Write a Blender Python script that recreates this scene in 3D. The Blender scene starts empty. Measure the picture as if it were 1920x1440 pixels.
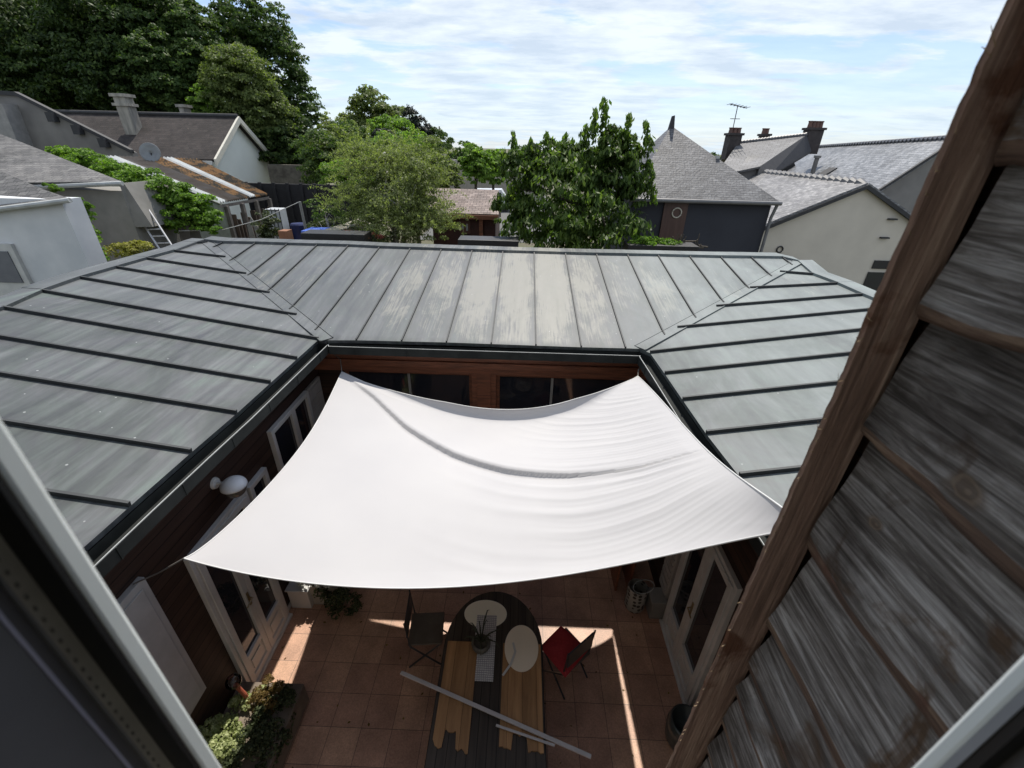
import bpy, math, random
import numpy as np
from mathutils import Vector, Matrix
random.seed(7); rng = np.random.default_rng(7)
C = bpy.context.scene.collection
SC = bpy.context.scene

# ---------------------------------------------------------------- camera
CAM = np.array([0.0, 0.0, 5.6]); FPX = 822.0
RM = np.array([[0.99942, 0.026145, 0.021862], [0.031675, -0.47587, -0.878945], [-0.012576, 0.879127, -0.476422]])
cam = bpy.data.cameras.new('camera'); co = bpy.data.objects.new('camera', cam); C.objects.link(co)
cam.sensor_width = 36.0; cam.lens = FPX / 1920 * 36.0
cam.clip_start = 0.02; cam.clip_end = 6000
X, Y_, Z_ = RM[0], -RM[1], -RM[2]
co.matrix_world = Matrix(((X[0], Y_[0], Z_[0], CAM[0]), (X[1], Y_[1], Z_[1], CAM[1]), (X[2], Y_[2], Z_[2], CAM[2]), (0, 0, 0, 1)))
cam.dof.use_dof = True; cam.dof.focus_distance = 7.0; cam.dof.aperture_fstop = cam.lens / 4.2
SC.camera = co

# ---------------------------------------------------------------- sky and sun
AZ, EL = math.radians(7.8), math.radians(61.1)
w = bpy.data.worlds.new("World"); SC.world = w; w.use_nodes = True
nt = w.node_tree; N = nt.nodes; L = nt.links; N.clear()
out = N.new('ShaderNodeOutputWorld'); bg = N.new('ShaderNodeBackground'); bg.inputs[1].default_value = 0.14
sky = N.new('ShaderNodeTexSky'); sky.sky_type = 'NISHITA'; sky.sun_disc = False
sky.sun_elevation = EL; sky.sun_rotation = AZ; sky.altitude = 60; sky.air_density = 1.0; sky.dust_density = 0.6; sky.ozone_density = 1.5
tc = N.new('ShaderNodeTexCoord'); sep = N.new('ShaderNodeSeparateXYZ'); L.new(tc.outputs['Generated'], sep.inputs[0])
def wm(op, a, b=None, clamp=False):
    n = N.new('ShaderNodeMath'); n.operation = op; n.use_clamp = clamp
    for i, v in enumerate((a, b)):
        if v is None: continue
        if isinstance(v, (int, float)): n.inputs[i].default_value = v
        else: L.new(v, n.inputs[i])
    return n.outputs[0]
zz = wm('ADD', wm('MAXIMUM', sep.outputs[2], 0.0), 0.10)
px_ = wm('DIVIDE', sep.outputs[0], zz); py_ = wm('DIVIDE', sep.outputs[1], zz)
cmb = N.new('ShaderNodeCombineXYZ'); L.new(px_, cmb.inputs[0]); L.new(py_, cmb.inputs[1])
def wnoise(scale, det, rough, off, sx=1, sy=1, dist=0):
    mp = N.new('ShaderNodeMapping'); L.new(cmb.outputs[0], mp.inputs[0]); mp.inputs[1].default_value = off; mp.inputs[3].default_value = (sx, sy, 1)
    n = N.new('ShaderNodeTexNoise'); n.inputs['Scale'].default_value = scale; n.inputs['Detail'].default_value = det; n.inputs['Roughness'].default_value = rough
    n.inputs['Distortion'].default_value = dist; L.new(mp.outputs[0], n.inputs[0]); return n.outputs[0]
big = wnoise(0.42, 3, 0.5, (3.1, 1.7, 0), 0.9, 1.0)
fine = wnoise(1.25, 9, 0.58, (1.2, 5.4, 0), 0.85, 1.15, 0.3)
cov = wm('ADD', wm('MULTIPLY', big, 0.60), wm('MULTIPLY', fine, 0.57))
ramp = N.new('ShaderNodeValToRGB'); L.new(cov, ramp.inputs[0])
ramp.color_ramp.elements[0].position = 0.515; ramp.color_ramp.elements[0].color = (0.0, 0.0, 0.0, 1)
ramp.color_ramp.elements[1].position = 0.585; ramp.color_ramp.elements[1].color = (1, 1, 1, 1)
low = wm('MULTIPLY', wm('SUBTRACT', 1.0, wm('MULTIPLY', sep.outputs[2], 4.2), True), 0.62)
fac = wm('MAXIMUM', wm('MULTIPLY', ramp.outputs[0], 0.92), low)
shade = wnoise(1.9, 7, 0.6, (7.0, 2.2, 0), 0.8, 1.3)
cr = N.new('ShaderNodeValToRGB'); L.new(shade, cr.inputs[0])
cr.color_ramp.elements[0].position = 0.36; cr.color_ramp.elements[0].color = (4.1, 4.7, 5.5, 1)
cr.color_ramp.elements[1].position = 0.60; cr.color_ramp.elements[1].color = (6.3, 6.7, 7.0, 1)
hz = N.new('ShaderNodeMixRGB'); L.new(low, hz.inputs[0]); L.new(cr.outputs[0], hz.inputs[1]); hz.inputs[2].default_value = (4.4, 5.4, 6.2, 1)
mixc = N.new('ShaderNodeMixRGB'); L.new(fac, mixc.inputs[0])
sk = N.new('ShaderNodeMixRGB'); sk.blend_type = 'MULTIPLY'; sk.inputs[0].default_value = 1; sk.inputs[2].default_value = (0.80, 0.84, 0.98, 1)
L.new(sky.outputs[0], sk.inputs[1]); L.new(sk.outputs[0], mixc.inputs[1]); L.new(hz.outputs[0], mixc.inputs[2])
L.new(mixc.outputs[0], bg.inputs[0]); L.new(bg.outputs[0], out.inputs[0])
sl = bpy.data.lights.new('sun', 'SUN'); sl.energy = 4.8; sl.angle = math.radians(0.55); sl.color = (1.0, 0.94, 0.84)
so = bpy.data.objects.new('sun', sl); C.objects.link(so)
SUND = Vector((math.cos(EL) * math.sin(AZ), math.cos(EL) * math.cos(AZ), math.sin(EL)))
so.rotation_euler = SUND.to_track_quat('Z', 'Y').to_euler(); so.location = SUND * 60
SC.view_settings.view_transform = 'Standard'; SC.view_settings.look = 'None'; SC.view_settings.exposure = 0.2; SC.view_settings.gamma = 1.0
SC.cycles.max_bounces = 8; SC.cycles.transparent_max_bounces = 12; SC.cycles.caustics_reflective = False; SC.cycles.caustics_refractive = False
SC.cycles.sample_clamp_indirect = 6.0

# ---------------------------------------------------------------- measuring helpers (world metres)
def ray(px, py):
    return RM.T @ np.array([(px - 960) / FPX, (py - 720) / FPX, 1.0])
def onX(px, py, x): r = ray(px, py); return CAM + r * (x - CAM[0]) / r[0]
def onY(px, py, y): r = ray(px, py); return CAM + r * (y - CAM[1]) / r[1]
def onZ(px, py, z): r = ray(px, py); return CAM + r * (z - CAM[2]) / r[2]
def onL(px, py, A, B):
    r = ray(px, py); A = np.array(A, float); d = np.array(B, float) - A
    M = np.array([[d @ d, -d @ r], [d @ r, -r @ r]]); v = np.array([-(A - CAM) @ d, -(A - CAM) @ r])
    t = np.linalg.solve(M, v)[0]; return A + d * t
def mpp(P):  # metres per photo pixel at a point
    return float((RM @ (np.array(P) - CAM))[2]) / FPX

# ---------------------------------------------------------------- materials
MATS = {}
def nmat(name):
    m = bpy.data.materials.new(name); m.use_nodes = True; n = m.node_tree.nodes; l = m.node_tree.links
    return m, n, l, n['Principled BSDF']
def rgb(c): return (c[0], c[1], c[2], 1)
def _coord(n, l, uv, scale, rot=(0, 0, 0)):
    t = n.new('ShaderNodeTexCoord'); mp = n.new('ShaderNodeMapping')
    l.new(t.outputs['UV' if uv else 'Object'], mp.inputs[0]); mp.inputs[3].default_value = scale; mp.inputs[2].default_value = rot
    return mp.outputs[0]
def _noise(n, l, vec, s, d=5, r=0.55, dist=0.0):
    t = n.new('ShaderNodeTexNoise'); l.new(vec, t.inputs[0]); t.inputs['Scale'].default_value = s; t.inputs['Detail'].default_value = d
    t.inputs['Roughness'].default_value = r; t.inputs['Distortion'].default_value = dist; return t.outputs[0]
def _ramp(n, l, fac, stops):
    r = n.new('ShaderNodeValToRGB'); l.new(fac, r.inputs[0]); e = r.color_ramp.elements
    while len(e) > 1: e.remove(e[-1])
    e[0].position = stops[0][0]; e[0].color = rgb(stops[0][1])
    for p, c in stops[1:]:
        q = e.new(p); q.color = rgb(c)
    return r.outputs[0]
def _mix(n, l, f, a, b, mode='MIX'):
    m = n.new('ShaderNodeMixRGB'); m.blend_type = mode
    for i, v in enumerate((f, a, b)):
        if isinstance(v, (int, float)): m.inputs[i].default_value = v
        elif isinstance(v, tuple): m.inputs[i].default_value = rgb(v)
        else: l.new(v, m.inputs[i])
    return m.outputs[0]
def _bump(n, l, h, b, strength, dist=0.01):
    t = n.new('ShaderNodeBump'); t.inputs['Strength'].default_value = strength; t.inputs['Distance'].default_value = dist
    l.new(h, t.inputs['Height']); l.new(t.outputs[0], b.inputs['Normal'])
def mat(name, c1, c2=None, rough=0.6, scale=(1, 1, 1), ns=6, uv=False, metal=0.0, bump=0.0, bd=0.01, lo=0.35, hi=0.65, spec=0.5, det=5):
    if name in MATS: return MATS[name]
    m, n, l, b = nmat(name); c2 = c2 or tuple(v * 0.8 for v in c1)
    v = _coord(n, l, uv, scale); f = _noise(n, l, v, ns, det)
    l.new(_ramp(n, l, f, [(lo, c2), (hi, c1)]), b.inputs['Base Color'])
    b.inputs['Roughness'].default_value = rough; b.inputs['Metallic'].default_value = metal; b.inputs['Specular IOR Level'].default_value = spec
    if bump: _bump(n, l, _noise(n, l, v, ns * 3, 6), b, bump, bd)
    MATS[name] = m; return m
def zinc_mat():
    m, n, l, b = nmat('zinc'); 
    o = _coord(n, l, False, (1, 1, 1)); u = _coord(n, l, True, (7.0, 0.55, 1)); u2 = _coord(n, l, True, (26, 1.2, 1)); u3 = _coord(n, l, True, (1.6, 0.9, 1))
    a = _noise(n, l, u3, 0.9, 5, 0.62, 0.8); st = _noise(n, l, u, 1.4, 6, 0.6, 0.4); fs = _noise(n, l, u2, 1.0, 6, 0.7); cl = _noise(n, l, u3, 1.5, 6, 0.65, 1.2)
    base = _ramp(n, l, a, [(0.30, (0.048, 0.050, 0.057)), (0.44, (0.060, 0.070, 0.069)), (0.56, (0.082, 0.086, 0.093)), (0.70, (0.090, 0.111, 0.104))])
    strk = _ramp(n, l, st, [(0.33, (0.52, 0.52, 0.56)), (0.5, (0.92, 0.94, 0.93)), (0.70, (1.55, 1.62, 1.56))])
    base = _mix(n, l, 0.75, base, strk, 'MULTIPLY')
    # chalky weathered bays in the middle of the far slope, streaked down the sheet
    sx = n.new('ShaderNodeSeparateXYZ'); gpos = n.new('ShaderNodeNewGeometry'); l.new(gpos.outputs['Position'], sx.inputs[0])
    def mth(op, p, q=0.0, cl_=False):
        t = n.new('ShaderNodeMath'); t.operation = op; t.use_clamp = cl_
        for i, v in enumerate((p, q)):
            if isinstance(v, (int, float)): t.inputs[i].default_value = v
            else: l.new(v, t.inputs[i])
        return t.outputs[0]
    band = mth('SUBTRACT', 1.15, mth('DIVIDE', mth('ABSOLUTE', mth('SUBTRACT', sx.outputs[0], 0.2)), 2.6), True)
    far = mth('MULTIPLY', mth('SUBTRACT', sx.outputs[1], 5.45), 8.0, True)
    tt = mth('DIVIDE', mth('SUBTRACT', sx.outputs[1], 5.46), 3.2)
    bay = mth('DIVIDE', mth('ADD', sx.outputs[0], 5.785), 0.6); bf = mth('FRACT', bay); wb2 = n.new('ShaderNodeTexWhiteNoise'); wb2.noise_dimensions = '1D'; l.new(mth('FLOOR', bay), wb2.inputs['W'])
    cen = mth('SUBTRACT', 1.0, mth('MULTIPLY', mth('ABSOLUTE', mth('SUBTRACT', bf, 0.5)), 2.0)); cen = mth('MULTIPLY', mth('MULTIPLY', cen, 2.2, True), 0.75)
    fs3 = _noise(n, l, _coord(n, l, True, (38, 1.4, 1)), 1.0, 7, 0.7)
    q_ = mth('ADD', mth('MULTIPLY', band, 1.15), cen); q_ = mth('ADD', q_, mth('MULTIPLY', mth('SUBTRACT', fs3, 0.5), 2.6)); q_ = mth('ADD', q_, mth('MULTIPLY', mth('SUBTRACT', cl, 0.5), 2.0))
    q_ = mth('ADD', q_, mth('MULTIPLY', mth('SUBTRACT', wb2.outputs['Value'], 0.5), 0.7)); q_ = mth('ADD', q_, mth('MULTIPLY', mth('SUBTRACT', 1.0, mth('MULTIPLY', mth('ABSOLUTE', mth('SUBTRACT', tt, 0.55)), 2.6)), 0.45))
    s2 = mth('MULTIPLY', far, mth('MULTIPLY', mth('SUBTRACT', q_, 1.42), 2.0, True), True)
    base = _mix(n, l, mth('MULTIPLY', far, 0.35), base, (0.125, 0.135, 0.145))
    base = _mix(n, l, mth('MULTIPLY', s2, 0.7), base, (0.225, 0.222, 0.195))
    rgt_glare = mth('MULTIPLY', mth('MULTIPLY', mth('SUBTRACT', sx.outputs[0], 1.2), 0.6, True), mth('MULTIPLY', a, 1.0))  # lighter to the right: sky glare put into the zinc colour
    base = _mix(n, l, mth('MULTIPLY', rgt_glare, 0.62), base, (0.30, 0.35, 0.34))
    sp = n.new('ShaderNodeTexVoronoi'); sp.feature = 'F1'; sp.inputs['Scale'].default_value = 5.0; l.new(o, sp.inputs[0])
    spk = mth('LESS_THAN', sp.outputs[0], 0.045)
    base = _mix(n, l, mth('MULTIPLY', spk, 0.55), base, (0.40, 0.42, 0.42))
    l.new(base, b.inputs['Base Color']); b.inputs['Metallic'].default_value = 0.0; b.inputs['Specular IOR Level'].default_value = 0.42
    l.new(_ramp(n, l, st, [(0.3, (0.46,) * 3), (0.7, (0.60,) * 3)]), b.inputs['Roughness'])
    _bump(n, l, _noise(n, l, _coord(n, l, True, (1.5, 0.8, 1)), 2.2, 3), b, 0.35, 0.02)
    MATS['zinc'] = m; return m
def slate_mat(name, cdark, clite, bw=0.22, rh=0.11, rough=0.5, moss=None, mort=(0.03, 0.03, 0.03), big=0.7):
    m, n, l, b = nmat(name)
    uv = _coord(n, l, True, (1, 1, 1)); br = n.new('ShaderNodeTexBrick'); l.new(uv, br.inputs[0])
    br.inputs['Scale'].default_value = 1; br.inputs['Brick Width'].default_value = bw; br.inputs['Row Height'].default_value = rh
    br.inputs['Mortar Size'].default_value = rh * 0.06; br.inputs['Mortar Smooth'].default_value = 0.3
    br.inputs['Color1'].default_value = rgb(cdark); br.inputs['Color2'].default_value = rgb(clite); br.inputs['Mortar'].default_value = rgb(mort)
    o = _coord(n, l, False, (1, 1, 1)); nb = _noise(n, l, o, big, 6, 0.65, 0.5)
    col = _mix(n, l, 0.85, br.outputs[0], _ramp(n, l, nb, [(0.35, (0.65, 0.65, 0.65)), (0.65, (1.35, 1.35, 1.35))]), 'MULTIPLY')
    if moss: col = _mix(n, l, _ramp(n, l, _noise(n, l, o, 1.6, 7, 0.7), [(moss[1], (0, 0, 0)), (moss[1] + 0.09, (1, 1, 1))]), col, moss[0])
    sn = _noise(n, l, _coord(n, l, True, (9, 9, 9)), 2.0, 3); col = _mix(n, l, 0.6, col, _ramp(n, l, sn, [(0.4, (0.82,) * 3), (0.66, (1.28,) * 3)]), 'MULTIPLY')
    l.new(col, b.inputs['Base Color']); b.inputs['Roughness'].default_value = rough; b.inputs['Specular IOR Level'].default_value = 0.35
    sp = n.new('ShaderNodeSeparateXYZ'); l.new(uv, sp.inputs[0]); mo = n.new('ShaderNodeMath'); mo.operation = 'FRACT'; dv = n.new('ShaderNodeMath'); dv.operation = 'DIVIDE'
    l.new(sp.outputs[1], dv.inputs[0]); dv.inputs[1].default_value = rh; l.new(dv.outputs[0], mo.inputs[0])
    iv = n.new('ShaderNodeMath'); iv.operation = 'SUBTRACT'; iv.inputs[0].default_value = 1; l.new(mo.outputs[0], iv.inputs[1])
    ad = n.new('ShaderNodeMath'); ad.operation = 'ADD'; l.new(iv.outputs[0], ad.inputs[0]); l.new(sn, ad.inputs[1])
    _bump(n, l, ad.outputs[0], b, 0.7, 0.018)
    MATS[name] = m; return m
def plank_mat(name, c1, c2, gap, axis='v', w=0.13, rough=0.7, grain=(1.2, 22, 1), bump=0.5, lo=0.3, hi=0.7, spec=0.3):
    m, n, l, b = nmat(name); uv = _coord(n, l, True, (1, 1, 1)); sp = n.new('ShaderNodeSeparateXYZ'); l.new(uv, sp.inputs[0])
    sw = 1 if axis == 'v' else 0
    def mth(op, p, q=0.0, cl_=False):
        t = n.new('ShaderNodeMath'); t.operation = op; t.use_clamp = cl_
        for i, v in enumerate((p, q)):
            if isinstance(v, (int, float)): t.inputs[i].default_value = v
            else: l.new(v, t.inputs[i])
        return t.outputs[0]
    q = mth('DIVIDE', sp.outputs[sw], w); fr = mth('FRACT', q); fl = mth('FLOOR', q)
    wn = n.new('ShaderNodeTexWhiteNoise'); wn.noise_dimensions = '1D'; l.new(fl, wn.inputs['W'])
    gr = _noise(n, l, _coord(n, l, True, grain if axis == 'v' else (grain[1], grain[0], 1)), 1.0, 7, 0.65, 0.4)
    col = _ramp(n, l, gr, [(lo, c2), (hi, c1)])
    col = _mix(n, l, 0.6, col, _ramp(n, l, wn.outputs['Value'], [(0, (0.7,) * 3), (1, (1.3,) * 3)]), 'MULTIPLY')
    edge = mth('LESS_THAN', fr, gap / w); col = _mix(n, l, edge, col, tuple(v * 0.25 for v in c2))
    l.new(col, b.inputs['Base Color']); b.inputs['Roughness'].default_value = rough; b.inputs['Specular IOR Level'].default_value = spec
    h = mth('ADD', mth('MULTIPLY', gr, 0.25), mth('MULTIPLY', mth('SUBTRACT', 1.0, edge), 1.0))
    _bump(n, l, h, b, bump, 0.006); MATS[name] = m; return m
def leaf_mat(name, dark, mid, lite, trans=0.35, rough=0.55):
    m, n, l, b = nmat(name); g = n.new('ShaderNodeNewGeometry')
    o = _coord(n, l, False, (1, 1, 1)); nb = _noise(n, l, o, 0.9, 3)
    ad = n.new('ShaderNodeMath'); ad.operation = 'ADD'; mu = n.new('ShaderNodeMath'); mu.operation = 'MULTIPLY'; mu.inputs[1].default_value = 0.6
    l.new(g.outputs['Random Per Island'], mu.inputs[0]); l.new(mu.outputs[0], ad.inputs[0])
    mu2 = n.new('ShaderNodeMath'); mu2.operation = 'MULTIPLY'; mu2.inputs[1].default_value = 0.5; l.new(nb, mu2.inputs[0]); l.new(mu2.outputs[0], ad.inputs[1])
    col = _ramp(n, l, ad.outputs[0], [(0.15, dark), (0.55, mid), (0.9, lite)])
    l.new(col, b.inputs['Base Color']); b.inputs['Roughness'].default_value = rough; b.inputs['Specular IOR Level'].default_value = 0.22
    tr = n.new('ShaderNodeBsdfTranslucent'); l.new(_mix(n, l, 1.0, col, (1.3, 1.5, 0.6), 'MULTIPLY'), tr.inputs[0])
    mx = n.new('ShaderNodeMixShader'); mx.inputs[0].default_value = trans; l.new(b.outputs[0], mx.inputs[1]); l.new(tr.outputs[0], mx.inputs[2])
    l.new(mx.outputs[0], n['Material Output'].inputs[0]); MATS[name] = m; return m
def glass_mat(name, tint=(0.02, 0.022, 0.03), rough=0.04):
    m, n, l, b = nmat(name); b.inputs['Base Color'].default_value = rgb(tint); b.inputs['Roughness'].default_value = rough
    b.inputs['Specular IOR Level'].default_value = 0.6; MATS[name] = m; return m
def thin_glass(name, k=0.12):
    m, n, l, b = nmat(name); t = n.new('ShaderNodeBsdfTransparent'); t.inputs[0].default_value = (0.72, 0.72, 0.72, 1); g = n.new('ShaderNodeBsdfGlossy'); g.inputs['Roughness'].default_value = 0.03
    f = n.new('ShaderNodeFresnel'); f.inputs[0].default_value = 1.5; mx = n.new('ShaderNodeMixShader'); l.new(f.outputs[0], mx.inputs[0])
    l.new(t.outputs[0], mx.inputs[1]); l.new(g.outputs[0], mx.inputs[2]); l.new(mx.outputs[0], n['Material Output'].inputs[0]); MATS[name] = m; return m

ZINC = zinc_mat()
M_SEAM_SHADE = mat('seam_shade', (0.030, 0.034, 0.036), (0.020, 0.023, 0.025), rough=0.6)  # shade and cast shadow of the seams put into a near-black colour
M_GUT = mat('gutter_zinc', (0.022, 0.025, 0.024), (0.012, 0.014, 0.014), rough=0.75, spec=0.2, ns=4, scale=(1, 1, 1))
M_LIP = mat('gutter_lip', (0.42, 0.43, 0.42), (0.33, 0.34, 0.33), rough=0.45)
M_SIDE = plank_mat('dark_siding', (0.060, 0.033, 0.024), (0.026, 0.015, 0.012), 0.010, 'v', 0.115, rough=0.6)
M_RED = mat('red_brown_timber', (0.26, 0.095, 0.05), (0.13, 0.05, 0.03), rough=0.5, scale=(1.5, 18, 18), ns=2, bump=0.3)
M_PVC = mat('white_paint', (0.62, 0.62, 0.61), (0.52, 0.52, 0.51), rough=0.45, ns=3)
M_GLASS = glass_mat('dark_window_glass')
M_SAIL = None
M_TREEBARK = mat('bark', (0.10, 0.085, 0.065), (0.05, 0.04, 0.03), rough=0.9, scale=(6, 6, 1), ns=3, bump=0.6)
M_BIRCHBARK = mat('birch_bark', (0.55, 0.54, 0.5), (0.2, 0.18, 0.16), rough=0.8, scale=(3, 3, 10), ns=2)
M_STEEL = mat('dark_steel', (0.05, 0.052, 0.055), (0.03, 0.03, 0.033), rough=0.45, ns=5)
M_BLACK = mat('black_plastic', (0.012, 0.012, 0.013), (0.008, 0.008, 0.009), rough=0.5)

# ---------------------------------------------------------------- mesh builder
class MB:
    def __init__(s): s.v = []; s.f = []; s.m = []
    def face(s, pts, mi=0):
        i = len(s.v); s.v += [tuple(map(float, p)) for p in pts]; s.f.append(tuple(range(i, i + len(pts)))); s.m.append(mi)
    def hexa(s, b, t, mi=0):  # bottom ring, top ring (same count), closed
        n = len(b); i = len(s.v); s.v += [tuple(map(float, p)) for p in b] + [tuple(map(float, p)) for p in t]
        s.f.append(tuple(i + k for k in reversed(range(n)))); s.f.append(tuple(i + n + k for k in range(n))); s.m += [mi, mi]
        for k in range(n):
            j = (k + 1) % n; s.f.append((i + k, i + j, i + n + j, i + n + k)); s.m.append(mi)
    def box(s, x0, x1, y0, y1, z0, z1, mi=0):
        if x0 > x1: x0, x1 = x1, x0
        if y0 > y1: y0, y1 = y1, y0
        s.hexa([(x0, y0, z0), (x1, y0, z0), (x1, y1, z0), (x0, y1, z0)], [(x0, y0, z1), (x1, y0, z1), (x1, y1, z1), (x0, y1, z1)], mi)
    def obox(s, A, B, side, up, wd, ht, mi=0, off=0.0):  # bar from A to B; side/up unit vectors
        A, B, sd, u = map(lambda q: np.array(q, float), (A, B, side, up)); sd = sd / np.linalg.norm(sd); u = u / np.linalg.norm(u)
        r = lambda P: [P - sd * wd / 2 + u * off, P + sd * wd / 2 + u * off, P + sd * wd / 2 + u * (off + ht), P - sd * wd / 2 + u * (off + ht)]
        s.hexa(r(A), r(B), mi)
    def slab(s, pts, th, mi=0):
        P = [np.array(p, float) for p in pts]; n = np.cross(P[1] - P[0], P[-1] - P[0]); n /= np.linalg.norm(n)
        s.hexa([p - n * th for p in P], P, mi)
    def tube(s, pts, r, n=8, mi=0, cap=True):
        P = [np.array(p, float) for p in pts]; R = r if hasattr(r, '__len__') else [r] * len(P); rings = []
        for k, p in enumerate(P):
            d = P[min(k + 1, len(P) - 1)] - P[max(k - 1, 0)]; d /= max(np.linalg.norm(d), 1e-9)
            a = np.cross(d, (0, 0, 1)) if abs(d[2]) < 0.95 else np.cross(d, (1, 0, 0)); a /= np.linalg.norm(a); b2 = np.cross(d, a); i = len(s.v)
            for j in range(n):
                t = 2 * math.pi * j / n; s.v.append(tuple(p + (a * math.cos(t) + b2 * math.sin(t)) * R[k]))
            rings.append(i)
        for k in range(len(rings) - 1):
            for j in range(n):
                j2 = (j + 1) % n; s.f.append((rings[k] + j, rings[k] + j2, rings[k + 1] + j2, rings[k + 1] + j)); s.m.append(mi)
        if cap:
            s.f.append(tuple(rings[0] + j for j in reversed(range(n)))); s.f.append(tuple(rings[-1] + j for j in range(n))); s.m += [mi, mi]
    def lathe(s, c, prof, n=24, mi=0, cap=True, sq=(1, 1)):
        rings = []
        for (r, z) in prof:
            i = len(s.v)
            for j in range(n):
                t = 2 * math.pi * j / n; s.v.append((c[0] + r * sq[0] * math.cos(t), c[1] + r * sq[1] * math.sin(t), c[2] + z))
            rings.append(i)
        for k in range(len(rings) - 1):
            for j in range(n):
                j2 = (j + 1) % n; s.f.append((rings[k] + j, rings[k] + j2, rings[k + 1] + j2, rings[k + 1] + j)); s.m.append(mi)
        if cap:
            s.f.append(tuple(rings[0] + j for j in reversed(range(n)))); s.f.append(tuple(rings[-1] + j for j in range(n))); s.m += [mi, mi]
    def build(s, name, mats, parent=None, smooth=False, bevel=0.0, loc=None, rough_uv=True):
        if not isinstance(mats, (list, tuple)): mats = [mats]
        org = np.array(parent['_o'][:]) if parent is not None and '_o' in parent else np.zeros(3)
        if parent is None:
            V = np.array(s.v); org = np.array([(V[:, 0].min() + V[:, 0].max()) / 2, (V[:, 1].min() + V[:, 1].max()) / 2, V[:, 2].min()])
        me = bpy.data.meshes.new(name); me.from_pydata([tuple(np.array(v) - org) for v in s.v], [], s.f)
        for m in mats: me.materials.append(m)
        me.polygons.foreach_set('material_index', s.m)
        uvl = me.uv_layers.new(name='UVMap'); data = np.zeros(len(me.loops) * 2)
        for p in me.polygons:
            n = np.array(p.normal); 
            if abs(n[2]) > 0.97: u = np.array([1.0, 0, 0]); v = np.array([0, 1.0, 0])
            else: u = np.cross((0, 0, 1), n); u /= max(np.linalg.norm(u), 1e-9); v = np.cross(n, u)
            for li in p.loop_indices:
                q = np.array(me.vertices[me.loops[li].vertex_index].co) + org; data[2 * li] = q @ u; data[2 * li + 1] = q @ v
        uvl.data.foreach_set('uv', data)
        if smooth: me.polygons.foreach_set('use_smooth', [True] * len(me.polygons))
        me.update(); o = bpy.data.objects.new(name, me); C.objects.link(o)
        if parent is not None: o.parent = parent
        else: o.location = org
        if parent is None or True: o['_o'] = [float(t) for t in org]
        if bevel:
            md = o.modifiers.new('b', 'BEVEL'); md.width = bevel; md.segments = 2; md.limit_method = 'ANGLE'; md.angle_limit = 0.6
        return o
def tag(o, label=None, cat=None, group=None, kind=None):
    if label: o['label'] = label
    if cat: o['category'] = cat
    if group: o['group'] = group
    if kind: o['kind'] = kind
    return o
def thing(name, loc, label, cat, group=None):
    o = bpy.data.objects.new(name, None); o.empty_display_size = 0.2; C.objects.link(o); o.location = tuple(map(float, loc)); o['_o'] = [float(t) for t in loc]
    return tag(o, label, cat, group)
def copy_tree(root, loc, rotz=0):
    r = root.copy(); C.objects.link(r); r.location = loc; r.rotation_euler = (0, 0, rotz)
    for ch in root.children:
        c = ch.copy(); C.objects.link(c); c.parent = r
        for g in ch.children:
            d = g.copy(); C.objects.link(d); d.parent = c
    return r
def L3(a, b, t): return np.array(a) * (1 - t) + np.array(b) * t

# ================================================================ GROUND
g = MB(); g.face([(-400, -60, 0), (400, -60, 0), (400, 1200, 0), (-400, 1200, 0)])
tag(g.build('ground', mat('garden_ground', (0.085, 0.10, 0.045), (0.10, 0.08, 0.055), rough=0.95, ns=0.6, det=8)), kind='structure')
def tile_mat():
    m, n, l, b = nmat('terracotta_tiles'); uv = _coord(n, l, False, (1, 1, 1)); br = n.new('ShaderNodeTexBrick')
    mp = n.new('ShaderNodeMapping'); l.new(uv, mp.inputs[0]); mp.inputs[1].default_value = (0.12, 0.2, 0); l.new(mp.outputs[0], br.inputs[0])
    br.offset = 0.0; br.inputs['Scale'].default_value = 1; br.inputs['Brick Width'].default_value = 0.335; br.inputs['Row Height'].default_value = 0.335
    br.inputs['Mortar Size'].default_value = 0.003; br.inputs['Color1'].default_value = rgb((0.50, 0.30, 0.20)); br.inputs['Color2'].default_value = rgb((0.38, 0.215, 0.15)); br.inputs['Mortar'].default_value = rgb((0.13, 0.085, 0.065))
    sp = _noise(n, l, _coord(n, l, False, (1, 1, 1)), 60, 4, 0.7); bl = _noise(n, l, _coord(n, l, False, (1, 1, 1)), 3, 4)
    c = _mix(n, l, 0.7, br.outputs[0], _ramp(n, l, sp, [(0.35, (0.75,) * 3), (0.65, (1.3,) * 3)]), 'MULTIPLY'); c = _mix(n, l, 0.7, c, _ramp(n, l, bl, [(0.3, (0.62,) * 3), (0.7, (1.3,) * 3)]), 'MULTIPLY')
    l.new(c, b.inputs['Base Color']); b.inputs['Roughness'].default_value = 0.5; _bump(n, l, br.outputs[1], b, -0.4, 0.003); return m
f = MB(); f.box(-3.3, 2.4, -0.4, 6.2, -0.05, 0.012); tag(f.build('courtyard_floor', tile_mat()), kind='structure')

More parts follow.
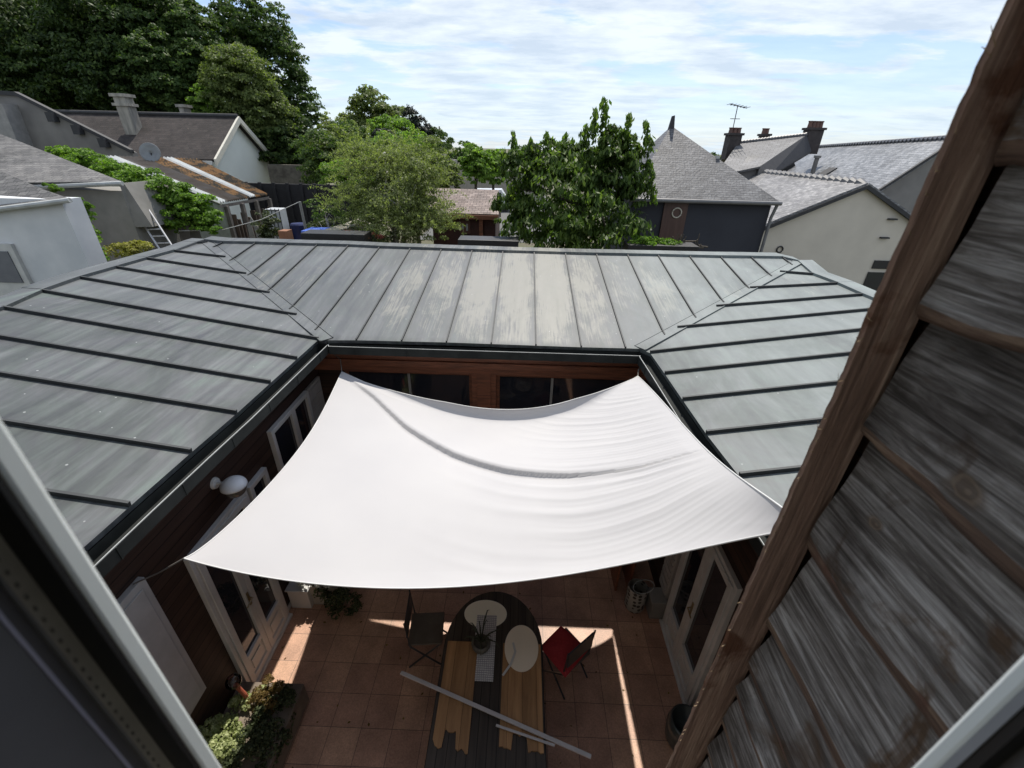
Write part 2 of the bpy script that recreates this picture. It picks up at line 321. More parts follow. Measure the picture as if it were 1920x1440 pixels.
# ================================================================ ZINC ROOFED COURTYARD BUILDING
HZ = thing('courtyard_building', (-0.4, 5.8, 0), 'low timber-clad building wrapping the courtyard on three sides under dark standing-seam zinc roofs', 'building')
ZE, ZR, ZRR = 3.25, 3.81, 3.72
le = [(597, 637), (557, 673), (507, 718), (444, 775), (359, 848), (244, 949)]
lr = [(325, 472), (274, 486), (217, 502.5), (149, 522), (78, 547), (7, 579)]
lv = [(417, 489), (456, 520), (502, 554), (554, 594)]
re_ = [(1219, 662), (1246.5, 701), (1280, 750), (1324, 813.5), (1386, 893)]
rv = [(1469, 522), (1413, 552), (1348, 584), (1274, 622)]
rr = [(1527, 516), (1572, 533), (1619, 554)]
top = [(420, 455), (481, 456), (540, 458), (596, 459.5), (654, 461), (712.4, 464), (770, 466), (828, 468), (885.5, 470), (943, 472), (1001.5, 473.6), (1060, 475.4), (1118, 477), (1176, 478), (1233, 479), (1292, 480.6), (1350, 482), (1407, 482.7), (1466, 483.6)]
bot = {6: (668, 638), 7: (753, 640), 8: (837, 642), 9: (921, 645), 10: (1005, 648), 11: (1090, 651), 12: (1173, 653)}
vl = {0: (401, 464), 1: (434, 487.6), 2: (469, 514), 3: (507, 542), 4: (550, 574), 5: (601, 610)}
vr = {13: (1244, 626), 14: (1304, 596.5), 15: (1358, 570.5), 16: (1406, 545.5), 17: (1449, 523.6), 18: (1487.5, 502)}
CIL = onZ(613, 638, ZE); CIR = onZ(1200, 654, ZE)              # inner corners
COL = onZ(384, 451.5, ZR); COR = onZ(1498, 491, ZR - 0.02)      # outer corners
UP = np.array([0, 0, 1.0])
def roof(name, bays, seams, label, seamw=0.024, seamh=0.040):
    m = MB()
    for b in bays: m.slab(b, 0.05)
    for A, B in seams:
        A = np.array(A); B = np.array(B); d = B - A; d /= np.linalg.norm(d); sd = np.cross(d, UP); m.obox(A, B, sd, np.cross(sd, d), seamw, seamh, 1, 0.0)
    o = m.build(name, [ZINC, M_SEAM_SHADE], HZ); return o
# left slope
Lv = [onL(*p, CIL, COL) for p in lv]
Rl = [onZ(*p, ZR) for p in lr]; El = [onZ(*p, ZE) for p in le]
R0, E0 = onZ(366, 457, ZR), onL(383, 461, CIL, COL)
stepE = np.array([-0.012, -0.615, 0]); stepR = np.array([-0.012, -0.615, 0])
sL = [(R0, E0)] + [(Rl[k], Lv[k]) for k in range(4)] + [(Rl[4], El[0]), (Rl[5], El[1])]
rcur = Rl[5]
for k in range(2, 10):
    rcur = rcur + stepR; e = El[k] if k < 6 else El[5] + stepE * (k - 5); sL.append((rcur, e))
baysL = [[COL, R0, E0]]
for a, b in zip(sL[:-1], sL[1:]):
    if b is sL[5]: baysL.append([a[0], b[0], b[1], CIL, a[1]])
    else: baysL.append([a[0], b[0], b[1], a[1]])
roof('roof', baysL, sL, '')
# right slope
COR2 = COR.copy()
Rv = [onL(*p, CIR, COR) for p in rv]; Er = [onZ(*p, ZE) for p in re_]; Rrr = [onZ(*p, ZRR) for p in rr]
dR = (Rrr[2] - Rrr[0]) / 2; dE = (Er[4] - Er[0]) / 4
sR = [(Rrr[0], Rv[0]), (Rrr[1], Rv[1]), (Rrr[2], Rv[2]), (Rrr[2] + dR, Rv[3])]
rcur = Rrr[2] + dR
for k in range(0, 9):
    rcur = rcur + dR; e = Er[k] if k < 5 else Er[4] + dE * (k - 4); sR.append((rcur, e))
baysR = [[COR, Rv[0], sR[0][0]]]
for a, b in zip(sR[:-1], sR[1:]):
    if b is sR[4]: baysR.append([a[0], a[1], CIR, b[1], b[0]])
    else: baysR.append([a[0], a[1], b[1], b[0]])
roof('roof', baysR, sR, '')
# back slope
T = [onZ(*p, ZR) for p in top]; sB = []
for i in range(19):
    if i in vl: B = onL(*vl[i], CIL, COL)
    elif i in vr: B = onL(*vr[i], CIR, COR)
    else: B = onZ(*bot[i], ZE)
    sB.append((T[i], B))
baysB = [[COL, sB[0][1], T[0]]]
for i in range(18):
    a, b = sB[i], sB[i + 1]; q = [a[0], a[1], b[1], b[0]]
    if i == 5: q = [a[0], a[1], CIL, b[1], b[0]]
    if i == 12: q = [a[0], a[1], CIR, b[1], b[0]]
    baysB.append(q)
baysB.append([T[18], sB[18][1], COR])
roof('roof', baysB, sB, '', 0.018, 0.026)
# ridge cap flashings along the outer edge, and the outer walls under them
m = MB()
def cap_run(P, outv, seg=1.35, wd=0.24):
    P = [np.array(p) for p in P]; d = np.array(outv, float)
    for A, B in zip(P[:-1], P[1:]):
        ln = np.linalg.norm(B - A); n = max(1, round(ln / seg))
        for k in range(n):
            a = L3(A, B, k / n); b = L3(A, B, (k + 1) / n) ; h = 0.035 + 0.006 * ((k + int(ln * 3)) % 2) + random.uniform(-.002, .002)
            q = [a - d * 0.03 + UP * h, b - d * 0.03 + UP * h, b + d * wd + UP * (h + 0.01), a + d * wd + UP * (h + 0.01)]
            bt = [a - d * 0.03 - UP * 0.01, b - d * 0.03 - UP * 0.01, b + d * wd - UP * 0.12, a + d * wd - UP * 0.12]
            m.hexa(bt, q)
cap_run([COL] + T + [COR], (0, 1, 0)); 
cap_run([COL, R0] + Rl + [sL[-1][0]], (-1, 0, 0)); cap_run([COR] + [s[0] for s in sR], (1, 0, 0))
m.build('ridge_flashing', ZINC, HZ)
# valley strips
for A, B in ((CIL, COL), (CIR, COR)):
    m = MB()
    d = (B - A) / np.linalg.norm(B - A); sd = np.cross(d, UP); sd /= np.linalg.norm(sd)
    m.obox(A, B, sd, UP, 0.16, 0.012, 0, 0.004); m.obox(A + sd * 0.088 , B + sd * 0.088, sd, UP, 0.012, 0.022, 0, 0.004); m.obox(A - sd * 0.088, B - sd * 0.088, sd, UP, 0.012, 0.018, 0, 0.004)
    m.build('valley_flashing', ZINC, HZ)
# gutters: fascia, trough, lip
def eave_pts(kind):
    if kind == 'L': return [CIL] + El + [El[5] + stepE * 4]
    if kind == 'R': return [CIR] + Er + [Er[4] + dE * 4]
def offs(P, v, z): return [p + np.array(v) * 1.0 + UP * z for p in P]
lipL = [np.array([-2.55, 5.34, 3.19])]; lipL += [p + np.array([0.125, -0.0, -0.06]) for p in El + [El[5] + stepE * 4]]
lipR = [np.array([1.62, 5.34, 3.19])]; lipR += [p + np.array([-0.125, 0.0, -0.06]) for p in Er + [Er[4] + dE * 4]]
lipB = [lipL[0], lipR[0]]; inB = [CIL, CIR]
gut = MB(); lip = MB(); fas = MB()
def trough(inn, ou):
    for (a, b), (c, d) in zip(zip(inn[:-1], inn[1:]), zip(ou[:-1], ou[1:])):
        z = -0.14
        gut.face([a + UP * -0.05, b + UP * -0.05, b + UP * z, a + UP * z]); gut.face([a + UP * z, b + UP * z, d + UP * (z + .04), c + UP * (z + .04)])
        e = np.cross(d - c, UP); e /= np.linalg.norm(e); mid = (a + b) / 2 - (c + d) / 2
        if e @ mid > 0: e = -e
        gut.hexa([c + UP * (z + .03), d + UP * (z + .03), d + e * .012 + UP * (z + .03), c + e * .012 + UP * (z + .03)], [c, d, d + e * .012, c + e * .012])
        lip.hexa([c - e * .000, d - e * .000, d + e * .007, c + e * .007], [c - e * .000 + UP * .006, d - e * .000 + UP * .006, d + e * .007 + UP * .006, c + e * .007 + UP * .006])
        n = max(1, int(np.linalg.norm(d - c) / 0.6))
        for k in range(n):
            q = L3(c, d, (k + .5) / n); dd = (d - c) / np.linalg.norm(d - c)
            gut.hexa([q + UP * (z + .03) + e * .012, q + dd * .012 + UP * (z + .03) + e * .012, q + dd * .012 + UP * (z + .03) + e * .018, q + UP * (z + .03) + e * .018], [q + e * .012, q + dd * .012 + e * .012, q + dd * .012 + e * .018, q + e * .018])
trough([CIL] + El + [El[5] + stepE * 4], lipL); trough([CIR] + Er + [Er[4] + dE * 4], lipR); trough(inB, lipB)
gut.build('gutter', M_GUT, HZ); lip.build('gutter_lip', M_LIP, HZ)
# walls
XW, XWR, YW = -3.0, 2.1, 5.8
m = MB()
m.box(-3.2, XW, 5.8, -0.35, 0.0, 3.14)
o = m.build('wall', M_SIDE, HZ)
m = MB(); m.box(XWR, 2.3, -0.35, 5.8, 0.0, 3.14); m.build('wall', M_SIDE, HZ)
m = MB(); m.box(-3.2, 2.3, 5.8, 5.95, 2.62, 3.14); m.box(-3.0, -2.6, 5.8, 5.95, 0, 2.62); m.box(1.85, 2.1, 5.8, 5.95, 0, 2.62)
m.build('wall', M_SIDE, HZ)
m = MB()   # outer walls and ends
m.box(-6.9, -6.3, -0.35, 9.0, 0, 3.6); m.box(-6.4, 5.6, 8.75, 8.95, 0, 3.6); m.box(5.35, 5.55, -0.35, 9.0, 0, 3.5)
m.build('wall', mat('outer_render', (0.30, 0.29, 0.27), (0.24, 0.23, 0.21), rough=0.9), HZ)
m = MB()   # soffits
m.face([(-3.0, -0.35, 3.08), (-3.0, 5.8, 3.08), (-2.70, 5.6, 3.08), (-2.78, -0.35, 3.08)]); m.face([(2.1, -0.35, 3.08), (2.1, 5.8, 3.08), (1.76, 5.6, 3.08), (1.9, -0.35, 3.08)])
m.face([(-3.0, 5.8, 3.078), (2.1, 5.8, 3.078), (2.1, 5.44, 3.078), (-3.0, 5.44, 3.078)])
m.build('soffit', M_SIDE, HZ)
# back facade: red brown lintel, dark room behind big glass
m = MB(); m.box(-3.0, 2.1, 5.70, 5.80, 2.85, 3.06); m.box(-3.0, 2.1, 5.66, 5.80, 2.76, 2.85); m.box(-3.0, 2.1, 5.72, 5.80, 2.64, 2.755); m.build('lintel', M_RED, HZ)
m = MB(); m.box(-0.68, -0.32, 5.74, 5.84, 0, 2.64); m.box(-0.60, -0.40, 5.72, 5.74, 0, 2.64); m.build('post', M_RED, HZ)
for x0, x1, ms in ((-2.6, -0.68, (-1.64,)), (-0.32, 1.85, (0.52,))):
    fr = MB(); t = 0.05
    fr.box(x0, x0 + t, 5.82, 5.87, 0.05, 2.62); fr.box(x1 - t, x1, 5.82, 5.87, 0.05, 2.62); fr.box(x0 + t, x1 - t, 5.82, 5.87, 2.57, 2.62); fr.box(x0 + t, x1 - t, 5.82, 5.87, 0.05, 0.10)
    W = fr.build('patio_door', M_RED, HZ)
    mm = MB()
    for x in ms: mm.box(x - 0.018, x + 0.018, 5.815, 5.875, 0.10, 2.57)
    mm.build('stile', mat('grey_frame', (0.30, 0.30, 0.29), (0.25, 0.25, 0.24), rough=0.5), W)
    gl = MB(); gl.box(x0 + t, x1 - t, 5.84, 5.85, 0.10, 2.57); gl.build('glass', M_GLASS, W)

def door_leafs(y0, y1, X, sgn, n=2, H=2.22, panel=0.45, mid=None):
    """casement door in plane X (sgn: +1 faces +X), hinged leaves between y0 and y1"""
    fr = MB(); t = 0.05; xa, xb = X, X + sgn * 0.05
    fr.box(xa, xb, y0, y0 + t, 0.02, H); fr.box(xa, xb, y1 - t, y1, 0.02, H); fr.box(xa, xb, y0 + t, y1 - t, H - t, H); fr.box(xa, xa + sgn * .09, y0, y1, 0.012, 0.05)
    D = fr.build('french_door', M_PVC, HZ, bevel=0.004)
    ys = [y0 + t, (mid if mid else (y0 + y1) / 2), y1 - t] if n == 2 else [y0 + t, y1 - t]
    for a, b in zip(ys[:-1], ys[1:]):
        lf = MB(); s = 0.075; xc, xd = X + sgn * 0.012, X + sgn * 0.064
        lf.box(xc, xd, a + .003, a + s, 0.055, H - t - .004); lf.box(xc, xd, b - s, b - .003, 0.055, H - t - .004)
        lf.box(xc, xd, a + s, b - s, 0.055, 0.14); lf.box(xc, xd, a + s, b - s, H - t - .08, H - t - .004); lf.box(xc, xd, a + s, b - s, panel - 0.05, panel + 0.03)
        lf.box(xc, xd - sgn * .02, a + s, b - s, 0.14, panel - .05); lf.box(xc, xd - sgn * .008, a + s + .04, b - s - .04, 0.19, panel - .1)
        lo = lf.build('door_leaf', M_PVC, D, bevel=0.004)
        gg = MB(); gg.box(xc + sgn * .012, xc + sgn * .02, a + s, b - s, panel + .03, H - t - .08); gg.build('glass', M_GLASS, D)
    if n == 2:
        h = MB(); ym = ys[1]; x0 = X + sgn * 0.064; h.box(x0, x0 + sgn * .008, ym - .055, ym - .025, 0.98, 1.18)
        h.tube([(x0, ym - .04, 1.10), (x0 + sgn * .05, ym - .04, 1.10), (x0 + sgn * .055, ym - .16, 1.09)], 0.009)
        h.build('handle', mat('brass', (0.35, 0.27, 0.14), (0.25, 0.19, 0.1), rough=0.35, metal=0.8), D)
    return D
door_leafs(2.67, 3.62, XW, 1, mid=3.14)
door_leafs(2.66, 3.74, XWR, -1, mid=3.22, H=2.12)
def window(y0, y1, z0, z1, X, sgn, mids=(), t=0.06, pan=None):
    fr = MB(); xa, xb = X, X + sgn * 0.06
    fr.box(xa, xb, y0, y0 + t, z0, z1); fr.box(xa, xb, y1 - t, y1, z0, z1); fr.box(xa, xb, y0 + t, y1 - t, z1 - t, z1); fr.box(xa, xb + sgn * .04, y0 + t, y1 - t, z0, z0 + t)
    for q in mids: fr.box(xa, xb - sgn * .004, q - t * .8, q + t * .8, z0 + t, z1 - t)
    W = fr.build('window', M_PVC, HZ, bevel=0.004)
    g2 = MB(); g2.box(xa, xa + sgn * .02, y0 + t, y1 - t, z0 + t, z1 - t); g2.build('glass', M_GLASS, W)
window(4.28, 5.30, 1.0, 2.52, XW, 1, mids=(4.84,))
window(3.66, 4.02, 0.9, 2.20, XW, 1, mids=())
m = MB(); m.box(XW, XW + .035, 5.33, 5.74, 1.0, 2.52); 
for k in range(9): m.box(XW + .035, XW + .045, 5.37, 5.70, 1.07 + k * .16, 1.19 + k * .16)
m.build('shutter', mat('grey_white_shutter', (0.40, 0.38, 0.36), (0.34, 0.32, 0.30), rough=0.6), HZ)
m = MB(); m.box(XW + .0, XW + .055, 1.62, 2.28, 0.88, 2.50); m.box(XW + .055, XW + .066, 1.68, 2.22, 0.95, 2.43)
m.build('shutter', mat('milky_shutter', (0.42, 0.41, 0.40), (0.36, 0.35, 0.34), rough=0.35), HZ, bevel=0.005)
m = MB(); m.box(XWR - .04, XWR, 3.82, 4.12, 0.35, 2.0)
for k in range(14): m.box(XWR - .06, XWR - .04, 3.85, 4.09, 0.38 + k * .115, 0.47 + k * .115)
m.build('shutter', mat('grey_white_shutter', (0.4,) * 3), HZ)
m = MB(); m.box(XW, XW + .012, -0.3, 2.64, 0.013, 0.09); m.box(XW, XW + .012, 3.63, 5.7, 0.013, 0.09); m.build('plinth', M_PVC, HZ)

# wall lamp
lp = onX(402, 906, XW)
LM = thing('wall_lamp', lp, 'white half-dome outdoor lamp on the dark siding under the left eave', 'wall lamp')
m = MB(); m.tube([lp, lp + [0.025, 0, 0]], [0.062, 0.052], 20); m.tube([lp + [0.02, 0, 0], lp + [0.13, 0.0, 0.0]], 0.017, 12); m.build('bracket', M_PVC, LM, smooth=False)
c = lp + np.array([0.19, 0.0, -0.035]); m = MB(); prof = [(0.001, 0.098)] + [(0.118 * math.sin(a), 0.098 * math.cos(a)) for a in np.linspace(0.12, 1.5, 10)]
m.lathe(c, prof, 28, cap=False); o = m.build('shade', mat('lamp_white', (0.75, 0.76, 0.77), (0.68, 0.7, 0.71), rough=0.3), LM, smooth=True); md = o.modifiers.new('s', 'SOLIDIFY'); md.thickness = 0.006
m = MB(); m.lathe(c, [(0.112, 0.0)] + [(0.110 * math.cos(a), -0.12 * math.sin(a)) for a in np.linspace(0.1, 1.5, 8)], 24, cap=False); m.build('glass_bowl', mat('smoked_glass', (0.12, 0.11, 0.10), (0.09, 0.085, 0.08), rough=0.08, spec=0.9), LM, smooth=True)

# ================================================================ SHADE SAIL
def sail_mat():
    m, n, l, b = nmat('white_sailcloth'); o = _coord(n, l, False, (1, 1, 1))
    c = _ramp(n, l, _noise(n, l, o, 1.2, 5), [(0.3, (0.50, 0.495, 0.505)), (0.7, (0.535, 0.53, 0.535))])
    v = n.new('ShaderNodeTexVoronoi'); v.inputs['Scale'].default_value = 0.9; l.new(o, v.inputs[0]); lt = n.new('ShaderNodeMath'); lt.operation = 'LESS_THAN'; lt.inputs[1].default_value = 0.010; l.new(v.outputs[0], lt.inputs[0])
    c = _mix(n, l, lt.outputs[0], c, (0.3, 0.29, 0.28)); l.new(c, b.inputs['Base Color']); b.inputs['Roughness'].default_value = 0.85; b.inputs['Specular IOR Level'].default_value = 0.15
    b.inputs['Sheen Weight'].default_value = 0.1
    t = n.new('ShaderNodeBsdfTranslucent'); t.inputs[0].default_value = (0.72, 0.60, 0.50, 1); mx = n.new('ShaderNodeMixShader'); mx.inputs[0].default_value = 0.17
    l.new(b.outputs[0], mx.inputs[1]); l.new(t.outputs[0], mx.inputs[2]); l.new(mx.outputs[0], n['Material Output'].inputs[0])
    w_ = n.new('ShaderNodeTexNoise'); w_.inputs['Scale'].default_value = 900; _bump(n, l, w_.outputs[0], b, 0.05, 0.001); return m
# control net: rows from the house end (front) to the far end, each photo point with a height
net = [
    [(345, 1047, 2.75), (560, 1091, 2.58), (860, 1100, 2.62), (1180, 1056, 3.05), (1512, 990, 3.80)],
    [(453, 962, 2.70), (640, 992, 2.60), (890, 1000, 2.63), (1160, 975, 3.02), (1410, 912, 3.68)],
    [(548, 858, 2.70), (715, 890, 2.60), (915, 905, 2.62), (1120, 892, 2.95), (1330, 848, 3.46)],
    [(602, 777, 2.74), (760, 812, 2.58), (935, 838, 2.53), (1105, 820, 2.82), (1262, 775, 3.27)],
    [(641, 697, 2.85), (790, 757, 2.57), (948, 784, 2.50), (1090, 760, 2.72), (1196, 705, 3.0)]]
G = np.array([[onZ(x, y, z) for x, y, z in row] for row in net])
def lagr(t, n=5):
    xs = np.linspace(0, 1, n); w_ = []
    for i in range(n):
        p = 1.0
        for j in range(n):
            if j != i: p *= (t - xs[j]) / (xs[i] - xs[j])
        w_.append(p)
    return np.array(w_)
NU = NV = 320; S = np.zeros((NV + 1, NU + 1, 3))
LU = np.array([lagr(i / NU) for i in range(NU + 1)]); 
for j in range(NV + 1):
    lv_ = lagr(j / NV); row = np.tensordot(lv_, G, axes=(0, 0)); S[j] = LU @ row
fold = [onZ(643, 699, 2.85), onZ(700, 735, 2.78), onZ(760, 790, 2.68), onZ(850, 845, 2.62), onZ(950, 884, 2.64), onZ(1060, 897, 2.80), onZ(1200, 884, 3.1), onZ(1330, 850, 3.4)]
fa = np.array([.5, .8, 1, 1.1, 1.1, .95, .6, .25]); fx = np.array([p[0] for p in fold]); fy = np.array([p[1] for p in fold])
xx = S[:, :, 0]; yy = S[:, :, 1]; fyv = np.interp(xx, fx, fy); slope = np.interp(xx, (fx[1:] + fx[:-1]) / 2, np.diff(fy) / np.diff(fx)); amp = np.interp(xx, fx, fa)
d = (yy - fyv) / np.sqrt(1 + slope ** 2); u = np.linspace(0, 1, NU + 1)[None, :]; v = np.linspace(0, 1, NV + 1)[:, None]
edge = np.clip(np.minimum(np.minimum(u, 1 - u), np.minimum(v, 1 - v)) * 12, 0, 1)
wid = 0.10 + 0.0 * d
up_ = np.clip((d + wid / 2) / wid, 0, 1); up_ = up_ * up_ * (3 - 2 * up_)
bumpz = amp * (0.055 * up_ * np.exp(-np.clip(d, 0, None) / 0.35) - 0.03 * np.exp(-(np.clip(-d, 0, None) / 0.15)) * (d < 0)) * np.clip(edge * 2, 0, 1)
# gathered folds running toward the right-hand corners
uu = u + 0 * v; vv = v + 0 * u
sc_ = np.interp(xx, [-2.4, -0.8, 0.6, 1.8], [1.15, 1.0, .82, .6]); dn_ = d / sc_ + 0.02 * np.sin(2.3 * xx + 1) + 0.012 * np.sin(5 * xx + 4 * yy)
def crest(t, p=2.2): return (0.5 + 0.5 * np.sin(t)) ** p
mk = np.clip((xx + 1.1) / 1.6, 0, 1) ** 1.3
gate = 0.35 + 0.65 * np.clip(np.sin(3.1 * dn_ / .35 + 1.7 * xx) * .5 + .5, 0, 1)
wr = 0.021 * mk * gate * crest(2 * math.pi * (dn_ / 0.20 + .25 * np.sin(5 * dn_ + xx)) + 1.2, 1.7) * np.where(dn_ < 0, np.exp(dn_ / 1.1), 0.55 * np.clip((xx + .2) / 1.0, 0, 1))
wr += 0.0025 * mk * crest(2 * math.pi * dn_ / 0.071 + 2 * np.sin(3 * xx), 1.5) * np.clip((xx - .1), 0, 1)
wr = wr * np.clip(np.abs(dn_) / .08, 0, 1)
soft = 0.006 * np.sin(6 * uu + 2) * np.sin(5 * vv + 1) * edge
back = 0.13 * np.exp(-(1 - vv) / 0.014) * np.clip(np.sin(math.pi * np.clip((uu - .08) / .9, 0, 1)) * 1.3, 0, 1)
S[:, :, 2] += bumpz + wr * edge + soft + back
V = S.reshape(-1, 3); faces = [(j * (NU + 1) + i, j * (NU + 1) + i + 1, (j + 1) * (NU + 1) + i + 1, (j + 1) * (NU + 1) + i) for j in range(NV) for i in range(NU)]
me = bpy.data.meshes.new('shade_sail'); org = S[0, 0].copy(); me.from_pydata([tuple(p - org) for p in V], [], faces); me.polygons.foreach_set('use_smooth', [True] * len(faces)); me.materials.append(sail_mat())
SAIL = bpy.data.objects.new('shade_sail', me); C.objects.link(SAIL); SAIL.location = org; SAIL['_o'] = [float(t) for t in org]
md = SAIL.modifiers.new('s', 'SOLIDIFY'); md.thickness = 0.003
tag(SAIL, 'large white fabric shade sail stretched over the courtyard with a diagonal fold', 'shade sail')
m = MB(); per = [S[0, i] for i in range(0, NU + 1, 8)] + [S[j, NU] for j in range(0, NV + 1, 8)] + [S[NV, i] for i in range(NU, -1, -8)] + [S[j, 0] for j in range(NV, -1, -8)]
m.tube(per, 0.006, 6, cap=False); m.build('hem', MATS.get('white_paint'), SAIL, smooth=True)
m = MB(); a = S[0, 0]; b = onX(250, 1095, XW + .03)
M_CORD = mat('cord', (0.16, 0.15, 0.14), (0.10, 0.09, 0.08), rough=0.9)
for P_ in ([a, L3(a, b, .5) - UP * .015, b], [S[NV, 0], S[NV, 0] + [-.08, .2, .09], (-2.72, 5.62, 3.04)], [S[NV, NU], S[NV, NU] + [0.03, .12, .03], (1.78, 5.6, 3.03)], [S[0, NU], (2.1, 1.2, 3.9), (2.6, -0.1, 4.3)]):
    m = MB(); m.tube(P_, 0.0065, 6); m.build('rope', M_CORD, SAIL)

# ================================================================ TIMBER-CLAD WALL ON THE RIGHT (close)
def old_wood(name, pal, kn=(), grain=(12, 1.1, 16), dark=(0.02, 0.019, 0.02), knots=True, warm=(0.17, 0.09, 0.045)):
    m, n, l, b = nmat(name); o = _coord(n, l, False, (1, 1, 1)); g1 = _coord(n, l, False, grain)
    a = _noise(n, l, g1, 2.6, 9, 0.68, 0.9); f2 = _noise(n, l, _coord(n, l, False, tuple(v * (1.5 if v < 2 else 4) for v in grain)), 3.0, 8, 0.75, 0.3); c = _noise(n, l, o, 3.3, 5, 0.6, 0.8)
    col = _ramp(n, l, a, pal); col = _mix(n, l, 0.85, col, _ramp(n, l, f2, [(0.36, (0.52,) * 3), (0.52, (1.0,) * 3), (0.7, (1.35,) * 3)]), 'MULTIPLY')
    wf = _ramp(n, l, c, [(0.56, (0, 0, 0)), (0.64, (1, 1, 1))]); col = _mix(n, l, wf, col, _mix(n, l, 0.8, warm, _ramp(n, l, f2, [(0.3, (0.4,) * 3), (0.7, (1.5,) * 3)]), 'MULTIPLY'))
    if kn:
        gw = n.new('ShaderNodeNewGeometry'); bl = _ramp(n, l, _noise(n, l, o, 2.3, 5, 0.6, 0.6), [(0.36, (0.42, 0.40, 0.39)), (0.56, (1, 1, 1))]); col = _mix(n, l, 1.0, col, bl, 'MULTIPLY')
        wb = _noise(n, l, o, 9, 3, 0.5)
        for (kx, ky, kz, kr_) in kn:
            sb = n.new('ShaderNodeVectorMath'); sb.operation = 'SUBTRACT'; l.new(gw.outputs['Position'], sb.inputs[0]); sb.inputs[1].default_value = (kx, ky, kz)
            ml = n.new('ShaderNodeVectorMath'); ml.operation = 'MULTIPLY'; l.new(sb.outputs[0], ml.inputs[0]); ml.inputs[1].default_value = (0.2, 0.75, 1.25)
            ln = n.new('ShaderNodeVectorMath'); ln.operation = 'LENGTH'; l.new(ml.outputs[0], ln.inputs[0])
            ad_ = n.new('ShaderNodeMath'); ad_.operation = 'MULTIPLY_ADD'; l.new(wb, ad_.inputs[0]); ad_.inputs[1].default_value = kr_ * 1.3; l.new(ln.outputs['Value'], ad_.inputs[2])
            dv_ = n.new('ShaderNodeMath'); dv_.operation = 'DIVIDE'; l.new(ad_.outputs[0], dv_.inputs[0]); dv_.inputs[1].default_value = kr_
            msk = _ramp(n, l, dv_.outputs[0], [(0.0, (.85,) * 3), (0.75, (.85,) * 3), (1.0, (0, 0, 0))])
            sc_ = n.new('ShaderNodeMath'); sc_.operation = 'MULTIPLY'; l.new(dv_.outputs[0], sc_.inputs[0]); sc_.inputs[1].default_value = 26; sn_ = n.new('ShaderNodeMath'); sn_.operation = 'SINE'; l.new(sc_.outputs[0], sn_.inputs[0])
            rg = _ramp(n, l, sn_.outputs[0], [(0.0, (0.13, 0.095, 0.07)), (1.0, (0.21, 0.155, 0.11))]); col = _mix(n, l, msk, col, rg)
    if knots:
        v = n.new('ShaderNodeTexVoronoi'); v.inputs['Scale'].default_value = 2.1; mp = _coord(n, l, False, (1, 1, 1.3)); l.new(mp, v.inputs[0])
        kr = _ramp(n, l, v.outputs[0], [(0.05, (0.30, 0.17, 0.09)), (0.075, (0.35, 0.3, 0.25)), (0.09, (1, 1, 1))]); col = _mix(n, l, 1.0, col, kr, 'MULTIPLY')
    l.new(col, b.inputs['Base Color']); b.inputs['Roughness'].default_value = 0.8; b.inputs['Specular IOR Level'].default_value = 0.25
    ad = n.new('ShaderNodeMath'); ad.operation = 'ADD'; l.new(a, ad.inputs[0]); l.new(f2, ad.inputs[1]); _bump(n, l, ad.outputs[0], b, 1.0, 0.012); return m
KN = [tuple(onX(*p, .80)) + (r_,) for p, r_ in (((1818, 925), .10), ((1765, 655), .05), ((1632, 985), .045))]
M_GREYWOOD = old_wood('weathered_grey_board', [(0.28, (0.055, 0.047, 0.042)), (0.44, (0.165, 0.148, 0.135)), (0.57, (0.38, 0.36, 0.345)), (0.74, (0.66, 0.645, 0.635))], kn=KN, knots=False, warm=(0.13, 0.085, 0.055))
M_POSTW = old_wood('brown_post_wood', [(0.3, (0.17, 0.108, 0.083)), (0.5, (0.33, 0.215, 0.165)), (0.7, (0.55, 0.40, 0.31))], grain=(9, 9, 0.5), knots=False, warm=(0.16, 0.075, 0.045))
TW = thing('clad_timber_wall', (0.8, 0.6, 3.0), 'close weathered wall of overlapping waney-edged grey boards at the window side', 'timber wall')
nz = 200; m = MB(); ringp = None; rng2 = random.Random(3)
def hsh(t): return math.sin(t * 12.9898) * 43758.5453 % 1.0
def sn(t): i = math.floor(t); f_ = t - i; f_ = f_ * f_ * (3 - 2 * f_); return hsh(i) * (1 - f_) + hsh(i + 1) * f_
rings = []
for k in range(nz * 2 + 1):
    z = 2.6 + (6.9 - 2.6) * k / (nz * 2); t = (z - 2.9) / 3.0
    xl = 0.878 * (0.768 + 0.024 * min(1, max(0, t)) * 1.0 + 0.036 * min(1, max(0, t)) ** 0.6) + 0.004 * (sn(z * 6) - .5) + 0.0035 * (sn(z * 37 + 5) - .5) + 0.0012 * (sn(z * 90) - .5)
    xr = 0.820 + 0.005 * (sn(z * 7 + 9) - .5); yf = 0.878 + 0.003 * (sn(z * 5 + 3) - .5)
    rings.append([(xl + .006, yf, z), (xl + (xr - xl) * .5, yf - 0.001, z), (xr, yf - .002, z), (.853, yf + .055, z), (xl + .056, yf + .052, z), (xl, yf + .008, z)])
i0 = len(m.v)
for r in rings: m.v += r
for k in range(len(rings) - 1):
    for j in range(6):
        a = i0 + k * 6 + j; b = i0 + k * 6 + (j + 1) % 6; m.f.append((a, b, b + 6, a + 6)); m.m.append(0)
m.build('corner_post', M_POSTW, TW)
